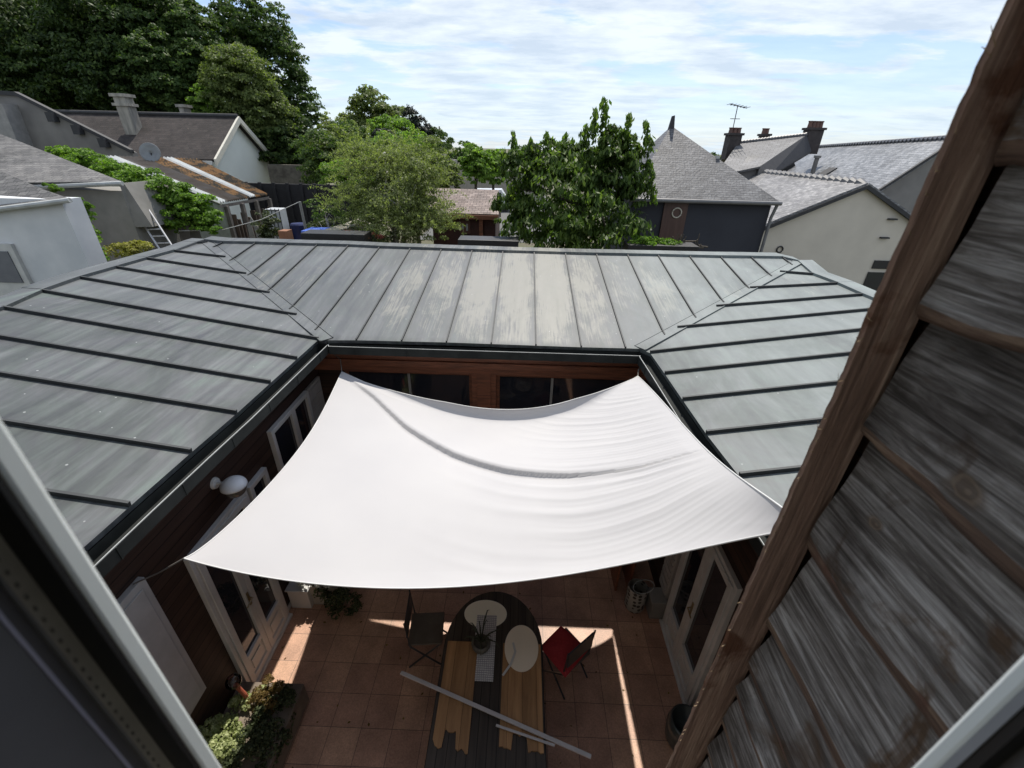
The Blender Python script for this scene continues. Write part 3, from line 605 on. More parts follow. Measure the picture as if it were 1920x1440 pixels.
# boards: each one a warped plank lapping over the one below, with a wavy waney lower edge
edges = [2.45, 2.70, 2.92, 3.10, 3.30, 3.50, 3.72, 3.93, 4.08, 4.30, 4.64, 5.02, 5.33, 5.58, 5.86, 6.15, 6.5, 6.9]
m = MB(); mb2 = MB(); NYB = 60
for bi, z0 in enumerate(edges[:-1]):
    z1 = edges[bi + 1] + 0.05; ph_ = bi * 3.7; y0b, y1b = -0.9, 0.858; grid = []
    for i in range(NYB + 1):
        y = y0b + (y1b - y0b) * i / NYB; zl = z0 + 0.035 * (sn(y * 4.5 + ph_) - .5) + 0.012 * (sn(y * 17 + ph_) - .5); col_ = []
        wv_ = 0.5 + 0.9 * sn(y * 3.1 + ph_ * 2)
        for q, s_ in enumerate((0, .05 * wv_, .13 * wv_, .26, .4, .55, .7, .85, 1.0)):
            z = zl + (z1 - zl) * s_; dome = 0.004 * math.sin(s_ * 9 + ph_) + 0.005 * sn(y * 6 + s_ * 6 + ph_)
            col_.append((0.838 - 0.050 * (1 - s_) - dome + (0.016 if q == 0 else (.004 if q == 1 else 0)), y, z))
        col_ = [(0.834, y, zl + .004)] + col_; grid.append(col_)
    i0 = len(m.v)
    for c_ in grid: m.v += c_
    for i in range(NYB):
        for q in range(9):
            a = i0 + i * 10 + q; m.f.append((a, a + 10, a + 11, a + 1)); m.m.append(1 if q <= 2 else 0)
M_BARK = old_wood('waney_bark_edge', [(0.3, (0.05, 0.033, 0.026)), (0.5, (0.15, 0.095, 0.068)), (0.7, (0.27, 0.19, 0.13))], knots=False, warm=(0.13, 0.07, 0.05))
ob = m.build('cladding', [M_GREYWOOD, M_BARK], TW, smooth=True)
m = MB(); m.box(0.850, 1.05, -0.9, 0.925, 0.0, 7.2); m.build('backing', M_SIDE, TW)
m = MB()  # bark fibres and splinters on the post edge
for k in range(60):
    z = rng2.uniform(3.0, 6.2); t = min(1, max(0, (z - 2.9) / 3)); xl = 0.878 * (0.768 + .024 * t + .038 * t ** .6) if k % 3 else 0.842; s_ = -1 if k % 3 else 1; ln = rng2.uniform(.008, .03)
    m.tube([(xl + .004, 0.874, z), (xl + s_ * ln * .5, 0.868, z + ln * rng2.uniform(-.3, .6)), (xl + s_ * ln * .8, 0.866, z + ln * rng2.uniform(.2, 1.3))], [0.0014, .001, .0004], 4)
m.build('splinters', mat('straw', (0.35, 0.26, 0.16), (0.2, 0.14, 0.08), rough=0.9), TW)

# ================================================================ HOUSE WE LOOK OUT OF: facade, added unseen eave, window
HF = thing('main_house', (0, -0.1, 0), 'house wall and dark room around the upper window one looks out of', 'house')
m = MB(); M_FAC = mat('facade_render', (0.30, 0.29, 0.27), (0.25, 0.24, 0.22), rough=0.9); 
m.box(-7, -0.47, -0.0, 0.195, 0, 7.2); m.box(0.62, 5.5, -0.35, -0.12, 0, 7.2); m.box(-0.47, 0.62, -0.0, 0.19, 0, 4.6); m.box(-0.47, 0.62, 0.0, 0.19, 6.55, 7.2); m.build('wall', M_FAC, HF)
m = MB(); m.slab([(-7, .34, 6.95), (0.60, .34, 6.95), (0.60, -2.5, 8.9), (-7, -2.5, 8.9)], 0.12); m.build('roof', mat('added_eave_slate', (0.06, 0.06, 0.07)), HF)  # unseen eave, added to keep sun off the frame, trimmed for sky light
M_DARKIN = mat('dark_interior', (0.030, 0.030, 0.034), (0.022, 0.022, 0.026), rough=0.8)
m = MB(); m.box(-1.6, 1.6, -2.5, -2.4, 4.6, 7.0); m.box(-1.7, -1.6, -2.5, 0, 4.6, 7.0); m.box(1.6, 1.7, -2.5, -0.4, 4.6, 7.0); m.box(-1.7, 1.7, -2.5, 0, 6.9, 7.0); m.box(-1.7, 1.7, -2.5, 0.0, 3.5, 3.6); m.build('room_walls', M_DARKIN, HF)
FW = thing('window_frame', (0.0, 0.22, 4.6), 'pale casement window frame with black gasket around the viewer', 'window frame')  # glazed window; its reflecting pane is left out
M_PALE = mat('pale_green_grey_frame', (0.90, 0.95, 0.93), (0.86, 0.91, 0.89), rough=0.35, ns=2)
Z0, Z1 = 4.55, 6.6
m = MB(); m.box(-0.47, -0.36, 0.231, 0.25, Z0, Z1); m.box(0.48, 0.60, 0.2365, 0.2535, Z0, Z1); m.build('outer_frame', M_PALE, FW, bevel=0.004)
m = MB(); m.box(-0.40, -0.3615, 0.2265, 0.231, Z0, Z1); m.box(0.4815, 0.52, 0.219, 0.2285, Z0, Z1); m.build('gasket', M_BLACK, FW)
m = MB(); m.box(-0.44, -0.3865, 0.2125, 0.2265, Z0, Z1)
m.build('glazing_spacer', mat('beige_spacer', (0.60, 0.58, 0.52), (0.52, 0.50, 0.45), rough=0.5, ns=30), FW)
m = MB()
for k in range(110): m.box(-0.3865, -0.3850, 0.2155, 0.2172, Z0 + .1 + k * .0145, Z0 + .104 + k * .0145)
m.build('spacer_holes', mat('hole_grey', (0.25, 0.24, 0.22)), FW)
m = MB(); m.box(-0.44, -0.3862, 0.2105, 0.2125, Z0, Z1); m.box(0.480, 0.53, 0.2285, 0.2365, Z0, Z1); m.build('bead', mat('silver_bead', (0.35, 0.36, 0.38), (0.28, 0.29, 0.31), rough=0.35), FW)
m = MB(); m.box(-0.46, -0.3900, 0.1995, 0.2105, Z0, Z1); m.box(-0.60, -0.386, 0.0, 0.1965, Z0, Z1); m.box(0.50, 0.64, -0.1, 0.219, Z0, Z1); m.build('sash', mat('sash_dark_grey', (0.16, 0.16, 0.17), (0.13, 0.13, 0.14), rough=0.4), FW)
m = MB(); m.box(-0.50, -0.3852, 0.1965, 0.1995, Z0, Z1); m.build('bead', mat('mauve_bead', (0.5, 0.49, 0.60), (0.45, 0.44, 0.55), rough=0.35), FW)

# ================================================================ COURTYARD FURNITURE
TX0, TX1, TY0, TY1, TZ = -0.72, 0.37, 1.15, 3.55, 0.75
TB = thing('garden_table', ((TX0 + TX1) / 2, 2.3, 0), 'long dark wooden garden table with a rounded far end and two jagged amber reflection patches modelled as boards', 'table')
m = MB(); ring = [(TX1, TY0), (TX1, 2.85)] + [((TX0 + TX1) / 2 + (TX1 - TX0) / 2 * math.cos(a), 2.85 + 0.70 * math.sin(a)) for a in np.linspace(0.05, math.pi - .05, 24)] + [(TX0, 2.85), (TX0, TY0)]
m.hexa([(x, y, TZ - .04) for x, y in ring], [(x, y, TZ) for x, y in ring]); 
m.build('tabletop', plank_mat('dark_table_wood', (0.075, 0.060, 0.048), (0.034, 0.028, 0.024), 0.006, 'u', 0.09, rough=0.55, grain=(1.0, 16, 1)), TB, bevel=0.008)
for x, y in ((-0.55, 1.4), (0.2, 1.4), (-0.5, 2.95), (0.15, 2.95)):
    m = MB(); m.box(x - .035, x + .035, y - .035, y + .035, 0.012, TZ - .04); m.build('leg', M_STEEL, TB)
M_AMBER = plank_mat('amber_patch', (0.46, 0.26, 0.12), (0.26, 0.14, 0.065), 0.003, 'u', 0.145, rough=0.5, grain=(1.5, 14, 1), lo=0.3, hi=0.68)
for x0, x1, s_ in ((-0.68, -0.345, 1), (-0.065, 0.345, 5)):  # amber reflection patches on the tabletop, modelled as added boards
    m = MB(); nn = 26; near = []
    for k in range(nn + 1):
        x = x0 + (x1 - x0) * k / nn; u_ = k / nn
        y = 1.95 + (0.13 if .28 < u_ < .62 else 0.0) + 0.05 * (sn(u_ * 6 + s_) - .5) + .03 * (sn(u_ * 15 + s_) - .5) - 0.06 * u_; near.append((x, y))
    ring = near + [(x1, 2.9), (x0, 2.9)]
    m.hexa([(x, y, TZ + .001) for x, y in ring], [(x, y, TZ + .016) for x, y in ring]); m.build('amber_patch', M_AMBER, TB)
def runner_mat():
    m, n, l, b = nmat('tile_print'); o = _coord(n, l, False, (1, 1, 1)); ck = n.new('ShaderNodeTexVoronoi'); ck.feature = 'DISTANCE_TO_EDGE'; ck.inputs['Scale'].default_value = 45; ck.inputs['Randomness'].default_value = 0.25; l.new(o, ck.inputs[0])
    wv = n.new('ShaderNodeTexWave'); wv.wave_type = 'RINGS'; wv.inputs['Scale'].default_value = 14; wv.inputs['Distortion'].default_value = 3; l.new(o, wv.inputs[0])
    c = _mix(n, l, _ramp(n, l, ck.outputs[0], [(0.06, (1, 1, 1)), (0.12, (0, 0, 0))]), (0.62, 0.61, 0.60), (0.20, 0.19, 0.21)); c = _mix(n, l, _ramp(n, l, wv.outputs[0], [(0.6, (0, 0, 0)), (0.7, (.6,) * 3)]), c, (0.26, 0.25, 0.27))
    l.new(c, b.inputs['Base Color']); b.inputs['Roughness'].default_value = 0.8; return m
def flat_oval(name, label, cx, cy, rx, ry, z, group, material, cat='placemat'):  # added ovals standing in for window reflections, not real placemats
    m = MB(); ring = [(cx + rx * math.cos(a), cy + ry * math.sin(a)) for a in np.linspace(0, 2 * math.pi, 48, endpoint=False)]
    m.hexa([(x, y, z) for x, y in ring], [(x, y, z + .005) for x, y in ring]); tag(m.build(name, material), label, cat, group)
M_CREAM = mat('cream_oval', (0.90, 0.86, 0.72), (0.86, 0.82, 0.68), rough=0.6, ns=3)  # oval window reflections, modelled as added mats on the table
flat_oval('placemat', 'cream oval reflection modelled as a mat crosswise at the rounded table end, partly under the patterned runner', -0.29, 3.245, 0.25, 0.175, TZ + .002, 'oval reflections on the table', M_CREAM)
flat_oval('placemat', 'cream oval reflection modelled as a mat lengthwise beside the patterned runner, next to the red cushion', 0.135, 2.855, 0.185, 0.255, TZ + .018, 'oval reflections on the table', mat('beige_oval', (0.85, 0.75, 0.60), (0.80, 0.71, 0.57), rough=0.6, ns=3))
m = MB(); m.box(-0.385, -0.155, 2.50, 3.22, TZ + .009, TZ + .014); tag(m.build('table_runner', runner_mat()), 'narrow grey and white runner printed with patterned tiles down the table', 'table runner')
# pot with plant on runner
pp = onZ(902, 1210, 0.80)
PT = thing('potted_plant', (pp[0], pp[1], TZ + .015), 'small dark pot with spiky leaves standing on the patterned table runner', 'potted plant')
m = MB(); m.lathe((pp[0], pp[1], TZ + .015), [(0.05, 0), (0.095, 0.03), (0.105, 0.07), (0.085, 0.11), (0.075, 0.10), (0.07, 0.08)], 20); m.build('pot', mat('grey_pot', (0.12, 0.11, 0.09), (0.08, 0.07, 0.06), rough=0.5), PT, smooth=True)
m = MB()
for k in range(13):
    a = k * 2.4; r_ = 0.09 + .05 * (k % 3); h_ = 0.13 + .05 * (k % 4); b0 = np.array([pp[0], pp[1], TZ + .11]); dv = np.array([math.cos(a), math.sin(a), 0])
    m.tube([b0, b0 + dv * r_ * .5 + UP * h_ * .8, b0 + dv * r_ + UP * h_, b0 + dv * r_ * 1.3 + UP * h_ * .75], [.007, .009, .006, .002], 5)
m.build('leaves', mat('dark_leaf', (0.05, 0.06, 0.03), (0.03, 0.035, 0.02), rough=0.5), PT)
# napkin
m = MB(); q = [onZ(962, 1205, TZ + .03), onZ(966, 1222, TZ + .03), onZ(958, 1245, TZ + .03), onZ(943, 1266, TZ + .03)]
for a, b in zip(q[:-1], q[1:]):
    d_ = b - a; sd = np.cross(d_, UP); m.obox(a, b + d_ * .03, sd, UP, 0.022, 0.004, 0, 0)
tag(m.build('spoon_rest', M_PVC), 'thin curved white strip lying on the table across the lengthwise cream oval', 'strip')
# white window reflection, modelled as an added bar
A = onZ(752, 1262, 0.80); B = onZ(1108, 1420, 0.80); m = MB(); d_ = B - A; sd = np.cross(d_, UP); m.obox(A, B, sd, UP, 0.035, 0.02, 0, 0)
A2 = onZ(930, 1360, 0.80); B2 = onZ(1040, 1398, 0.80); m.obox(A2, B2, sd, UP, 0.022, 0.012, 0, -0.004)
tag(m.build('reflection_bar', mat('reflection_white', (0.50, 0.48, 0.48), (0.44, 0.42, 0.42), rough=0.5), bevel=0.003), 'long thin white window reflection, modelled as a bar diagonally across the near end of the table', 'reflection')
# chairs
def chair(cx, cy, rot, label):
    T_ = thing('folding_chair', (0, 0, 0), label, 'chair', 'dark folding chairs at the table')
    m = MB(); m.box(-.20, .20, -.20, .20, .445, .465); m.build('seat', mat('taupe_mesh', (0.13, 0.11, 0.09), (0.09, 0.075, 0.06), rough=.7), T_, bevel=0.01)
    m = MB(); m.box(-.20, .20, .185, .205, .60, .86); m.build('backrest', M_STEEL, T_, bevel=0.008)
    for sx in (-1, 1):
        m = MB(); m.tube([(sx * .21, .20, .88), (sx * .21, .17, .45), (sx * .21, -.22, .0)], .011, 8); m.build('leg', M_STEEL, T_)
        m = MB(); m.tube([(sx * .19, -.18, .45), (sx * .19, .22, .0)], .011, 8); m.build('leg', M_STEEL, T_)
    T_.location = (cx, cy, 0.012); T_.rotation_euler = (0, 0, rot); T_['_o'] = [cx, cy, 0.012]; return T_
chair(0.66, 3.02, math.radians(-140), 'dark metal folding chair right of the table with a red cushion on its seat')
chair(-1.0, 3.22, math.radians(95), 'dark metal folding chair left of the table with an empty seat')
cs = [onZ(1052, 1172, .53), onZ(1104, 1217, .53), onZ(1060, 1270, .53), onZ(1012, 1212, .53)]
m = MB(); cc = sum(cs) / 4; NQ = 14; gridp = []
for j in range(NQ + 1):
    for i in range(NQ + 1):
        a, b = i / NQ, j / NQ; P = (cs[0] * (1 - a) + cs[1] * a) * (1 - b) + (cs[3] * (1 - a) + cs[2] * a) * b; e = min(a, 1 - a, b, 1 - b) * 2; gridp.append((P, max(e, 0) ** .45))
for sgn in (1, -1):
    i0 = len(m.v)
    for P, e in gridp: m.v.append(tuple(P + UP * (sgn * 0.045 * e - .01)))
    for j in range(NQ):
        for i in range(NQ):
            a = i0 + j * (NQ + 1) + i; q = (a, a + 1, a + NQ + 2, a + NQ + 1); m.f.append(q if sgn < 0 else q[::-1]); m.m.append(0)
tag(m.build('seat_cushion', mat('red_fabric', (0.42, 0.035, 0.04), (0.34, 0.025, 0.03), rough=0.85, ns=40), smooth=True), 'square red cushion set diagonally on the right-hand dark chair', 'cushion')
# near dark throws on the chairs at the bottom
# lattice bin with hoop
m = MB(); bx, by = 1.72, 3.95; BN = thing('umbrella_stand', (bx, by, 0.012), 'pierced pale grey umbrella stand by the right wall', 'umbrella stand')
prof = [(0.125, 0.0), (0.135, 0.03), (0.135, 0.38), (0.125, 0.40)]
def lattice():
    mm, n, l, b = nmat('pierced_grey'); o = _coord(n, l, True, (1, 1, 1)); v = n.new('ShaderNodeTexVoronoi'); v.inputs['Scale'].default_value = 14; v.inputs['Randomness'].default_value = 0.5; l.new(_coord(n, l, False, (1, 1, 1)), v.inputs[0])
    l.new(_ramp(n, l, v.outputs[0], [(0.32, (0.03, 0.03, 0.03)), (0.38, (0.30, 0.30, 0.28))]), b.inputs['Base Color']); return mm
m.lathe((bx, by, .012), prof, 28, cap=False); m.build('body', lattice(), BN, smooth=True)
m = MB(); m.tube([(bx + .06 + .13 * math.cos(a), by - .02 + .10 * math.sin(a), .44 + .05 * math.cos(a)) for a in np.linspace(0, 2 * math.pi, 28)], .005, 6); m.build('hoop', M_LIP, BN)
# brown frame leaning by the right wall
m = MB(); A = onZ(1152, 1108, 0.012); m.box(A[0], A[0] + .03, A[1], A[1] + .55, .012, .62); m.box(A[0] + .03, A[0] + .22, A[1] + .5, A[1] + .53, .012, .60); m.box(A[0] + .19, A[0] + .22, A[1], A[1] + .5, .012, .60)
tag(m.build('wooden_stool', M_RED, bevel=.004), 'small red-brown wooden frame stool behind the pierced umbrella stand', 'stool')
m = MB(); m.box(1.88, 2.085, 3.76, 3.98, .012, .34); m.box(1.86, 2.09, 3.75, 3.99, .34, .36); tag(m.build('storage_box', mat('box_grey', (0.24, 0.23, 0.21), (0.2, 0.19, 0.18), rough=0.7), bevel=.006), 'low grey box on the tiles beside the far edge of the right french door', 'box')
m = MB(); m.lathe((1.86, 2.36, .012), [(0.12, 0), (0.17, .12), (0.19, .30), (0.17, .42), (0.15, .44), (.15, .40)], 24); tag(m.build('round_pot', mat('dark_glazed_pot', (0.045, 0.055, 0.055), (0.03, 0.036, 0.036), rough=0.3), smooth=True), 'large dark glazed round pot by the foot of the right french door', 'pot')
# left white box + rectangular planter
m = MB(); m.box(-2.97, -2.70, 3.72, 3.98, .012, .36); m.box(-2.985, -2.68, 3.70, 4.0, .36, .385); tag(m.build('white_bench_box', M_PVC, bevel=.006), 'small white lidded box against the wall beyond the left french door', 'box')

# ---------------------------------------------------------------- foliage
def leaf_cloud(P, Nrm, size, aspect=0.5, droop=0.0, jitter=0.6):
    """P,Nrm (n,3): leaf quads (rhombus) at P facing roughly Nrm"""
    n = len(P); t = rng.normal(size=(n, 3)); nn = Nrm + rng.normal(size=(n, 3)) * jitter; nn /= np.linalg.norm(nn, axis=1, keepdims=True)
    if droop: t = t * (1 - droop) + np.array([0, 0, -1.0]) * droop * 2
    t -= (t * nn).sum(1, keepdims=True) * nn; t /= np.maximum(np.linalg.norm(t, axis=1, keepdims=True), 1e-6); b = np.cross(nn, t)
    s = (size * rng.uniform(.65, 1.35, size=(n, 1)))
    V = np.stack([P - t * s * .5, P + b * s * aspect * .5 + t * s * .05, P + t * s * .5, P - b * s * aspect * .5 + t * s * .05], 1).reshape(-1, 3); return V
def leaf_mesh(name, V, material, parent=None, org=None):
    org = np.array(org if org is not None else (0, 0, 0)); n = len(V) // 4; me = bpy.data.meshes.new(name); me.vertices.add(len(V)); me.vertices.foreach_set('co', (V - org).ravel())
    me.loops.add(len(V)); me.loops.foreach_set('vertex_index', np.arange(len(V), dtype=np.int32)); me.polygons.add(n)
    me.polygons.foreach_set('loop_start', np.arange(0, 4 * n, 4, dtype=np.int32)); me.polygons.foreach_set('loop_total', np.full(n, 4, dtype=np.int32))
    me.materials.append(material); me.update(calc_edges=True); me.validate(); o = bpy.data.objects.new(name, me); C.objects.link(o)
    if parent is not None: o.parent = parent
    else: o.location = org
    return o
LM_DARK = leaf_mat('leaves_dark', (0.014, 0.028, 0.009), (0.036, 0.066, 0.017), (0.095, 0.14, 0.035), 0.32)
LM_MID = leaf_mat('leaves_mid', (0.025, 0.05, 0.015), (0.06, 0.105, 0.028), (0.13, 0.18, 0.05), 0.38)
LM_OLIVE = leaf_mat('leaves_olive', (0.05, 0.075, 0.022), (0.12, 0.155, 0.05), (0.22, 0.26, 0.085), 0.45)
LM_LITE = leaf_mat('leaves_light', (0.07, 0.12, 0.025), (0.15, 0.25, 0.045), (0.26, 0.38, 0.08), 0.48)
LM_CHERRY = leaf_mat('leaves_cherry', (0.030, 0.055, 0.014), (0.07, 0.118, 0.027), (0.16, 0.22, 0.055), 0.5, 0.5)
LM_BIRCH = leaf_mat('leaves_birch', (0.075, 0.095, 0.035), (0.18, 0.21, 0.085), (0.32, 0.36, 0.16), 0.45)
LM_CONI = leaf_mat('needles_dark', (0.006, 0.010, 0.008), (0.014, 0.020, 0.015), (0.03, 0.04, 0.026), 0.1)
LM_VINE = leaf_mat('leaves_vine', (0.045, 0.09, 0.014), (0.12, 0.22, 0.03), (0.24, 0.37, 0.06), 0.45)
LM_YEL = leaf_mat('leaves_yellow', (0.14, 0.15, 0.03), (0.28, 0.27, 0.06), (0.38, 0.36, 0.12), 0.35)
LM_IVY = leaf_mat('leaves_variegated', (0.16, 0.20, 0.07), (0.34, 0.38, 0.17), (0.55, 0.58, 0.34), 0.3)
LM_SHADEPL = leaf_mat('leaves_shade', (0.02, 0.03, 0.012), (0.05, 0.065, 0.03), (0.12, 0.14, 0.07), 0.25)
LM_BROWNPL = leaf_mat('leaves_rust', (0.07, 0.045, 0.015), (0.14, 0.09, 0.03), (0.2, 0.15, 0.05), 0.3)
def rdir(n):
    d_ = rng.normal(size=(n, 3)); return d_ / np.linalg.norm(d_, axis=1, keepdims=True)
def crown_pts(blobs, nclump, per, cl=0.28, fill=0.35, flat=0.8):
    """blobs: list of (center, (rx,ry,rz)); clumps sit on and inside the blob surfaces, leaves sit on the clumps"""
    PP, NN = [], []
    vol = np.array([b[1][0] * b[1][2] for b in blobs]); vol = vol / vol.sum()
    for (c_, r_), w_ in zip(blobs, vol):
        k = max(3, int(nclump * w_)); d_ = rdir(k); rad = np.where(rng.random(k) < fill, rng.uniform(.35, .8, k), rng.uniform(.82, 1.06, k))
        cc_ = np.array(c_) + d_ * np.array(r_) * rad[:, None]; cs_ = cl * (np.array(r_).mean()) * rng.uniform(.55, 1.3, k)
        nl = np.maximum(3, (per * (cs_ / cs_.mean()) ** 2)).astype(int)
        for q in range(k):
            dd = rdir(nl[q]); dd[:, 2] = np.abs(dd[:, 2]) * 0.9 - 0.25; P = cc_[q] + dd * cs_[q] * np.array([1, 1, flat]) * rng.uniform(.55, 1.05, (nl[q], 1)); PP.append(P); NN.append(dd * .8 + d_[q] * .4 + np.array([0, 0, .5]))
    return np.vstack(PP), np.vstack(NN)
def blob(px, py, rx, ry, y, depth=0.9):
    c_ = onY(px, py, y); s = mpp(c_); return (c_, (rx * s, max(rx, ry) * s * depth, ry * s))
def tree(label, blobs, material, size, nclump, per, cl=0.28, fill=0.3, base=None, tr=0.18, bark=None, cat='tree', group=None, droop=0.0, core=True, name='tree', aspect=.55, limbs=6, trunk=True):
    cx = np.mean([b[0] for b in blobs], axis=0); lowz = min(b[0][2] - b[1][2] for b in blobs)
    bs = np.array(base if base is not None else (cx[0], cx[1], 0.0), float); T_ = thing(name, bs, label, cat, group)
    P, Nn = crown_pts(blobs, nclump, per, cl, fill); V = leaf_cloud(P, Nn, size, aspect, droop)
    leaf_mesh('crown', V, material, T_, bs)
    if trunk:
        m = MB(); topc = max(blobs, key=lambda b: b[0][2])[0]; mid = cx.copy(); mid[2] = max(lowz, cx[2] - 0.6 * abs(cx[2] - lowz))
        m.tube([bs, L3(bs, mid, .5) + np.array([.1, 0, 0]) * tr, mid, L3(mid, topc, .7)], [tr, tr * .8, tr * .6, tr * .2], 8)
        for k in range(limbs):
            b_ = blobs[k % len(blobs)]; tip = b_[0] + rdir(1)[0] * np.array(b_[1]) * .6; st = L3(mid, topc, min(.6, .1 + .12 * k)) if k % 2 else L3(bs, mid, .7 + .05 * k)
            m.tube([st, L3(st, tip, .5) + UP * .1, tip], [tr * .4, tr * .25, tr * .08], 6)
        m.build('trunk', bark or M_TREEBARK, T_, smooth=True)
    return T_
def shrub(*a, **k): k.setdefault('trunk', False); return tree(*a, **k)

# planters with plants in the courtyard
m = MB(); pc = (-2.62, 3.86); m.box(-2.93 + .02, -2.28, 3.78, 4.06, .012, .38); PLF = thing('planter', (-2.6, 3.92, .012), 'long pale stone planter trailing white-flowered greenery near the far left corner', 'planter')
m.build('trough', mat('pale_stone', (0.40, 0.38, 0.33), (0.32, 0.30, 0.27), rough=0.8), PLF, bevel=.01)
P, Nn = crown_pts([((-2.28, 3.80, .42), (.26, .22, .20)), ((-2.18, 3.66, .25), (.20, .18, .16)), ((-2.72, 3.86, .46), (.16, .1, .1))], 60, 60, .35); leaf_mesh('foliage', leaf_cloud(P, Nn, .035, .6), LM_SHADEPL, PLF, PLF['_o'][:])
P, Nn = crown_pts([((-2.60, 3.78, .50), (.22, .09, .08))], 14, 22, .4); leaf_mesh('blossoms', leaf_cloud(P, Nn, .028, .9), mat('white_flowers', (0.6, 0.6, 0.55), (0.5, 0.5, 0.4)), PLF, PLF['_o'][:])
PLN = thing('corner_planter', (-2.62, 2.35, .012), 'planter by the left wall overflowing with variegated ivy, rust and dark green foliage', 'planter')
m = MB(); m.box(-2.96, -2.25, 1.6, 2.62, .012, .34); m.build('trough', mat('wood_trough', (0.20, 0.16, 0.12), (0.13, 0.10, 0.08), rough=0.8), PLN, bevel=.01)
P, Nn = crown_pts([((-2.80, 2.30, .38), (.08, .25, .12)), ((-2.90, 2.02, .50), (.08, .20, .12)), ((-2.72, 1.95, .45), (.12, .2, .18)), ((-2.66, 2.50, .32), (.06, .08, .10))], 120, 44, .3); leaf_mesh('ivy', leaf_cloud(P, Nn, .030, .8), LM_IVY, PLN, PLN['_o'][:])
P, Nn = crown_pts([((-2.42, 2.28, .36), (.18, .28, .22)), ((-2.45, 1.95, .38), (.22, .25, .23))], 90, 80, .3); leaf_mesh('foliage', leaf_cloud(P, Nn, .03, .6), LM_SHADEPL, PLN, PLN['_o'][:])
P, Nn = crown_pts([((-2.55, 2.42, .46), (.14, .16, .14))], 30, 60, .35); leaf_mesh('rust_foliage', leaf_cloud(P, Nn, .026, .6), LM_BROWNPL, PLN, PLN['_o'][:])
P = np.array([[rng.uniform(-2.9, 1.9), rng.uniform(1.6, 4.2), .016] for _ in range(70)]); tag(leaf_mesh('fallen_leaves', leaf_cloud(P, np.tile([0, 0, 1.0], (70, 1)), .035, .6, 0, .15), LM_BROWNPL, None, (0, 2.5, 0)), kind='stuff')
# glass globe on an orange stand
gp = onX(440, 1282, -2.80); GL = thing('garden_globe', (gp[0], gp[1], gp[2] - .35), 'clear glass globe on a red-orange stem by the left door', 'garden ornament')
m = MB(); m.tube([gp - UP * .02, gp - UP * .20 + np.array([.05, 0, 0]), gp - UP * .40 + np.array([.06, 0, 0])], .022, 12); m.build('stem', mat('terracotta_red', (0.45, 0.12, 0.07), (0.38, 0.10, 0.06), rough=0.5), GL)
m = MB(); m.lathe(gp + UP * .04, [(0.001, -.075)] + [(.075 * math.sin(a), -.075 * math.cos(a)) for a in np.linspace(.2, 2.94, 12)] + [(.001, .075)], 24, cap=False); m.build('globe', thin_glass('clear_glass'), GL, smooth=True)

# ================================================================ BACKGROUND: RIGHT
M_SLATE_R = slate_mat('slate_silver', (0.085, 0.085, 0.090), (0.15, 0.15, 0.155), 0.15, 0.068, 0.6)
M_SLATE_B = slate_mat('slate_far', (0.11, 0.115, 0.12), (0.23, 0.235, 0.245), 0.2, 0.10, 0.4, mort=(0.05, .05, .055))
M_SLATE_G = slate_mat('slate_gable', (0.10, 0.098, 0.102), (0.23, 0.225, 0.225), 0.18, 0.085, 0.45)
M_CREAMW = mat('cream_render', (0.60, 0.55, 0.475), (0.53, 0.485, 0.42), rough=0.95, ns=1.2, det=7)
M_DARKW = mat('dark_blue_cladding', (0.035, 0.038, 0.050), (0.026, 0.028, 0.038), rough=0.85, ns=1.0, det=6)
M_GREYW = mat('grey_render', (0.22, 0.21, 0.20), (0.16, 0.153, 0.148), rough=0.95, ns=1.5, det=7)
M_EDGE = mat('dark_verge', (0.035, 0.035, 0.038), (0.025, 0.025, 0.028), rough=0.7)
def prism_walls(m, pts, z0, z1, mi=0): m.hexa([(x, y, z0) for x, y in pts], [(x, y, z1) for x, y in pts], mi)
# B1 dark building with pyramid roof
fl = onY(1178, 371, 12.0); fr_ = onY(1463, 379, 12.0); ze = 4.52
B1 = thing('dark_outbuilding', ((fl[0] + fr_[0]) / 2, 13.5, 0), 'dark blue-grey outbuilding with a steep pyramid slate roof, right of the cherry tree', 'outbuilding')
ap = onY(1259, 236, 13.6); yb = 15.6; x0, x1 = fl[0], fr_[0]
m = MB(); F1, F2, F3, F4 = (x0, 12.0, ze), (x1, 12.0, ze), (x1 + .15, yb, ze), (x0, yb, ze)
A_ = tuple(ap); m.slab([F1, F2, A_], .06); m.slab([F2, F3, A_], .06); m.slab([F3, F4, A_], .06); m.slab([F4, F1, A_], .06); rf = m.build('roof', M_SLATE_R, B1)
m = MB(); tp = np.array(ap); m.hexa([tp + q for q in ((-.07, -.07, -.10), (.07, -.07, -.10), (.07, .07, -.10), (-.07, .07, -.10))], [tp + q for q in ((-.03, -.03, .22), (.04, -.03, .24), (.04, .03, .24), (-.03, .03, .22))]); m.build('finial', M_EDGE, B1)
m = MB(); vp_ = L3(F2, A_, .58); m.box(vp_[0] + .0, vp_[0] + .10, vp_[1] - .04, vp_[1] + .05, vp_[2] - .04, vp_[2] + .03); m.build('roof_vent', M_LIP, B1)
m = MB(); prism_walls(m, [(x0 + .15, 12.15), (x1 - .12, 12.15), (x1 - .05, yb - .1), (x0 + .15, yb - .1)], 0, ze - .02); m.build('wall', M_DARKW, B1)
m = MB(); m.tube([(x0, 11.96, ze - .03), (x1 + .02, 11.96, ze - .03)], .05, 8); m.tube([(x1 - .05, 12.0, ze - .05), (x1 - .08, 12.08, ze - .4), (x1 - .1, 12.08, 0)], .04, 8); m.build('gutter', M_LIP if False else mat('grey_gutter', (0.16, 0.16, 0.165), (0.12, 0.12, 0.125), rough=.5), B1)
dl, dr_ = onY(1246, 382, 12.12), onY(1291, 382, 12.12)
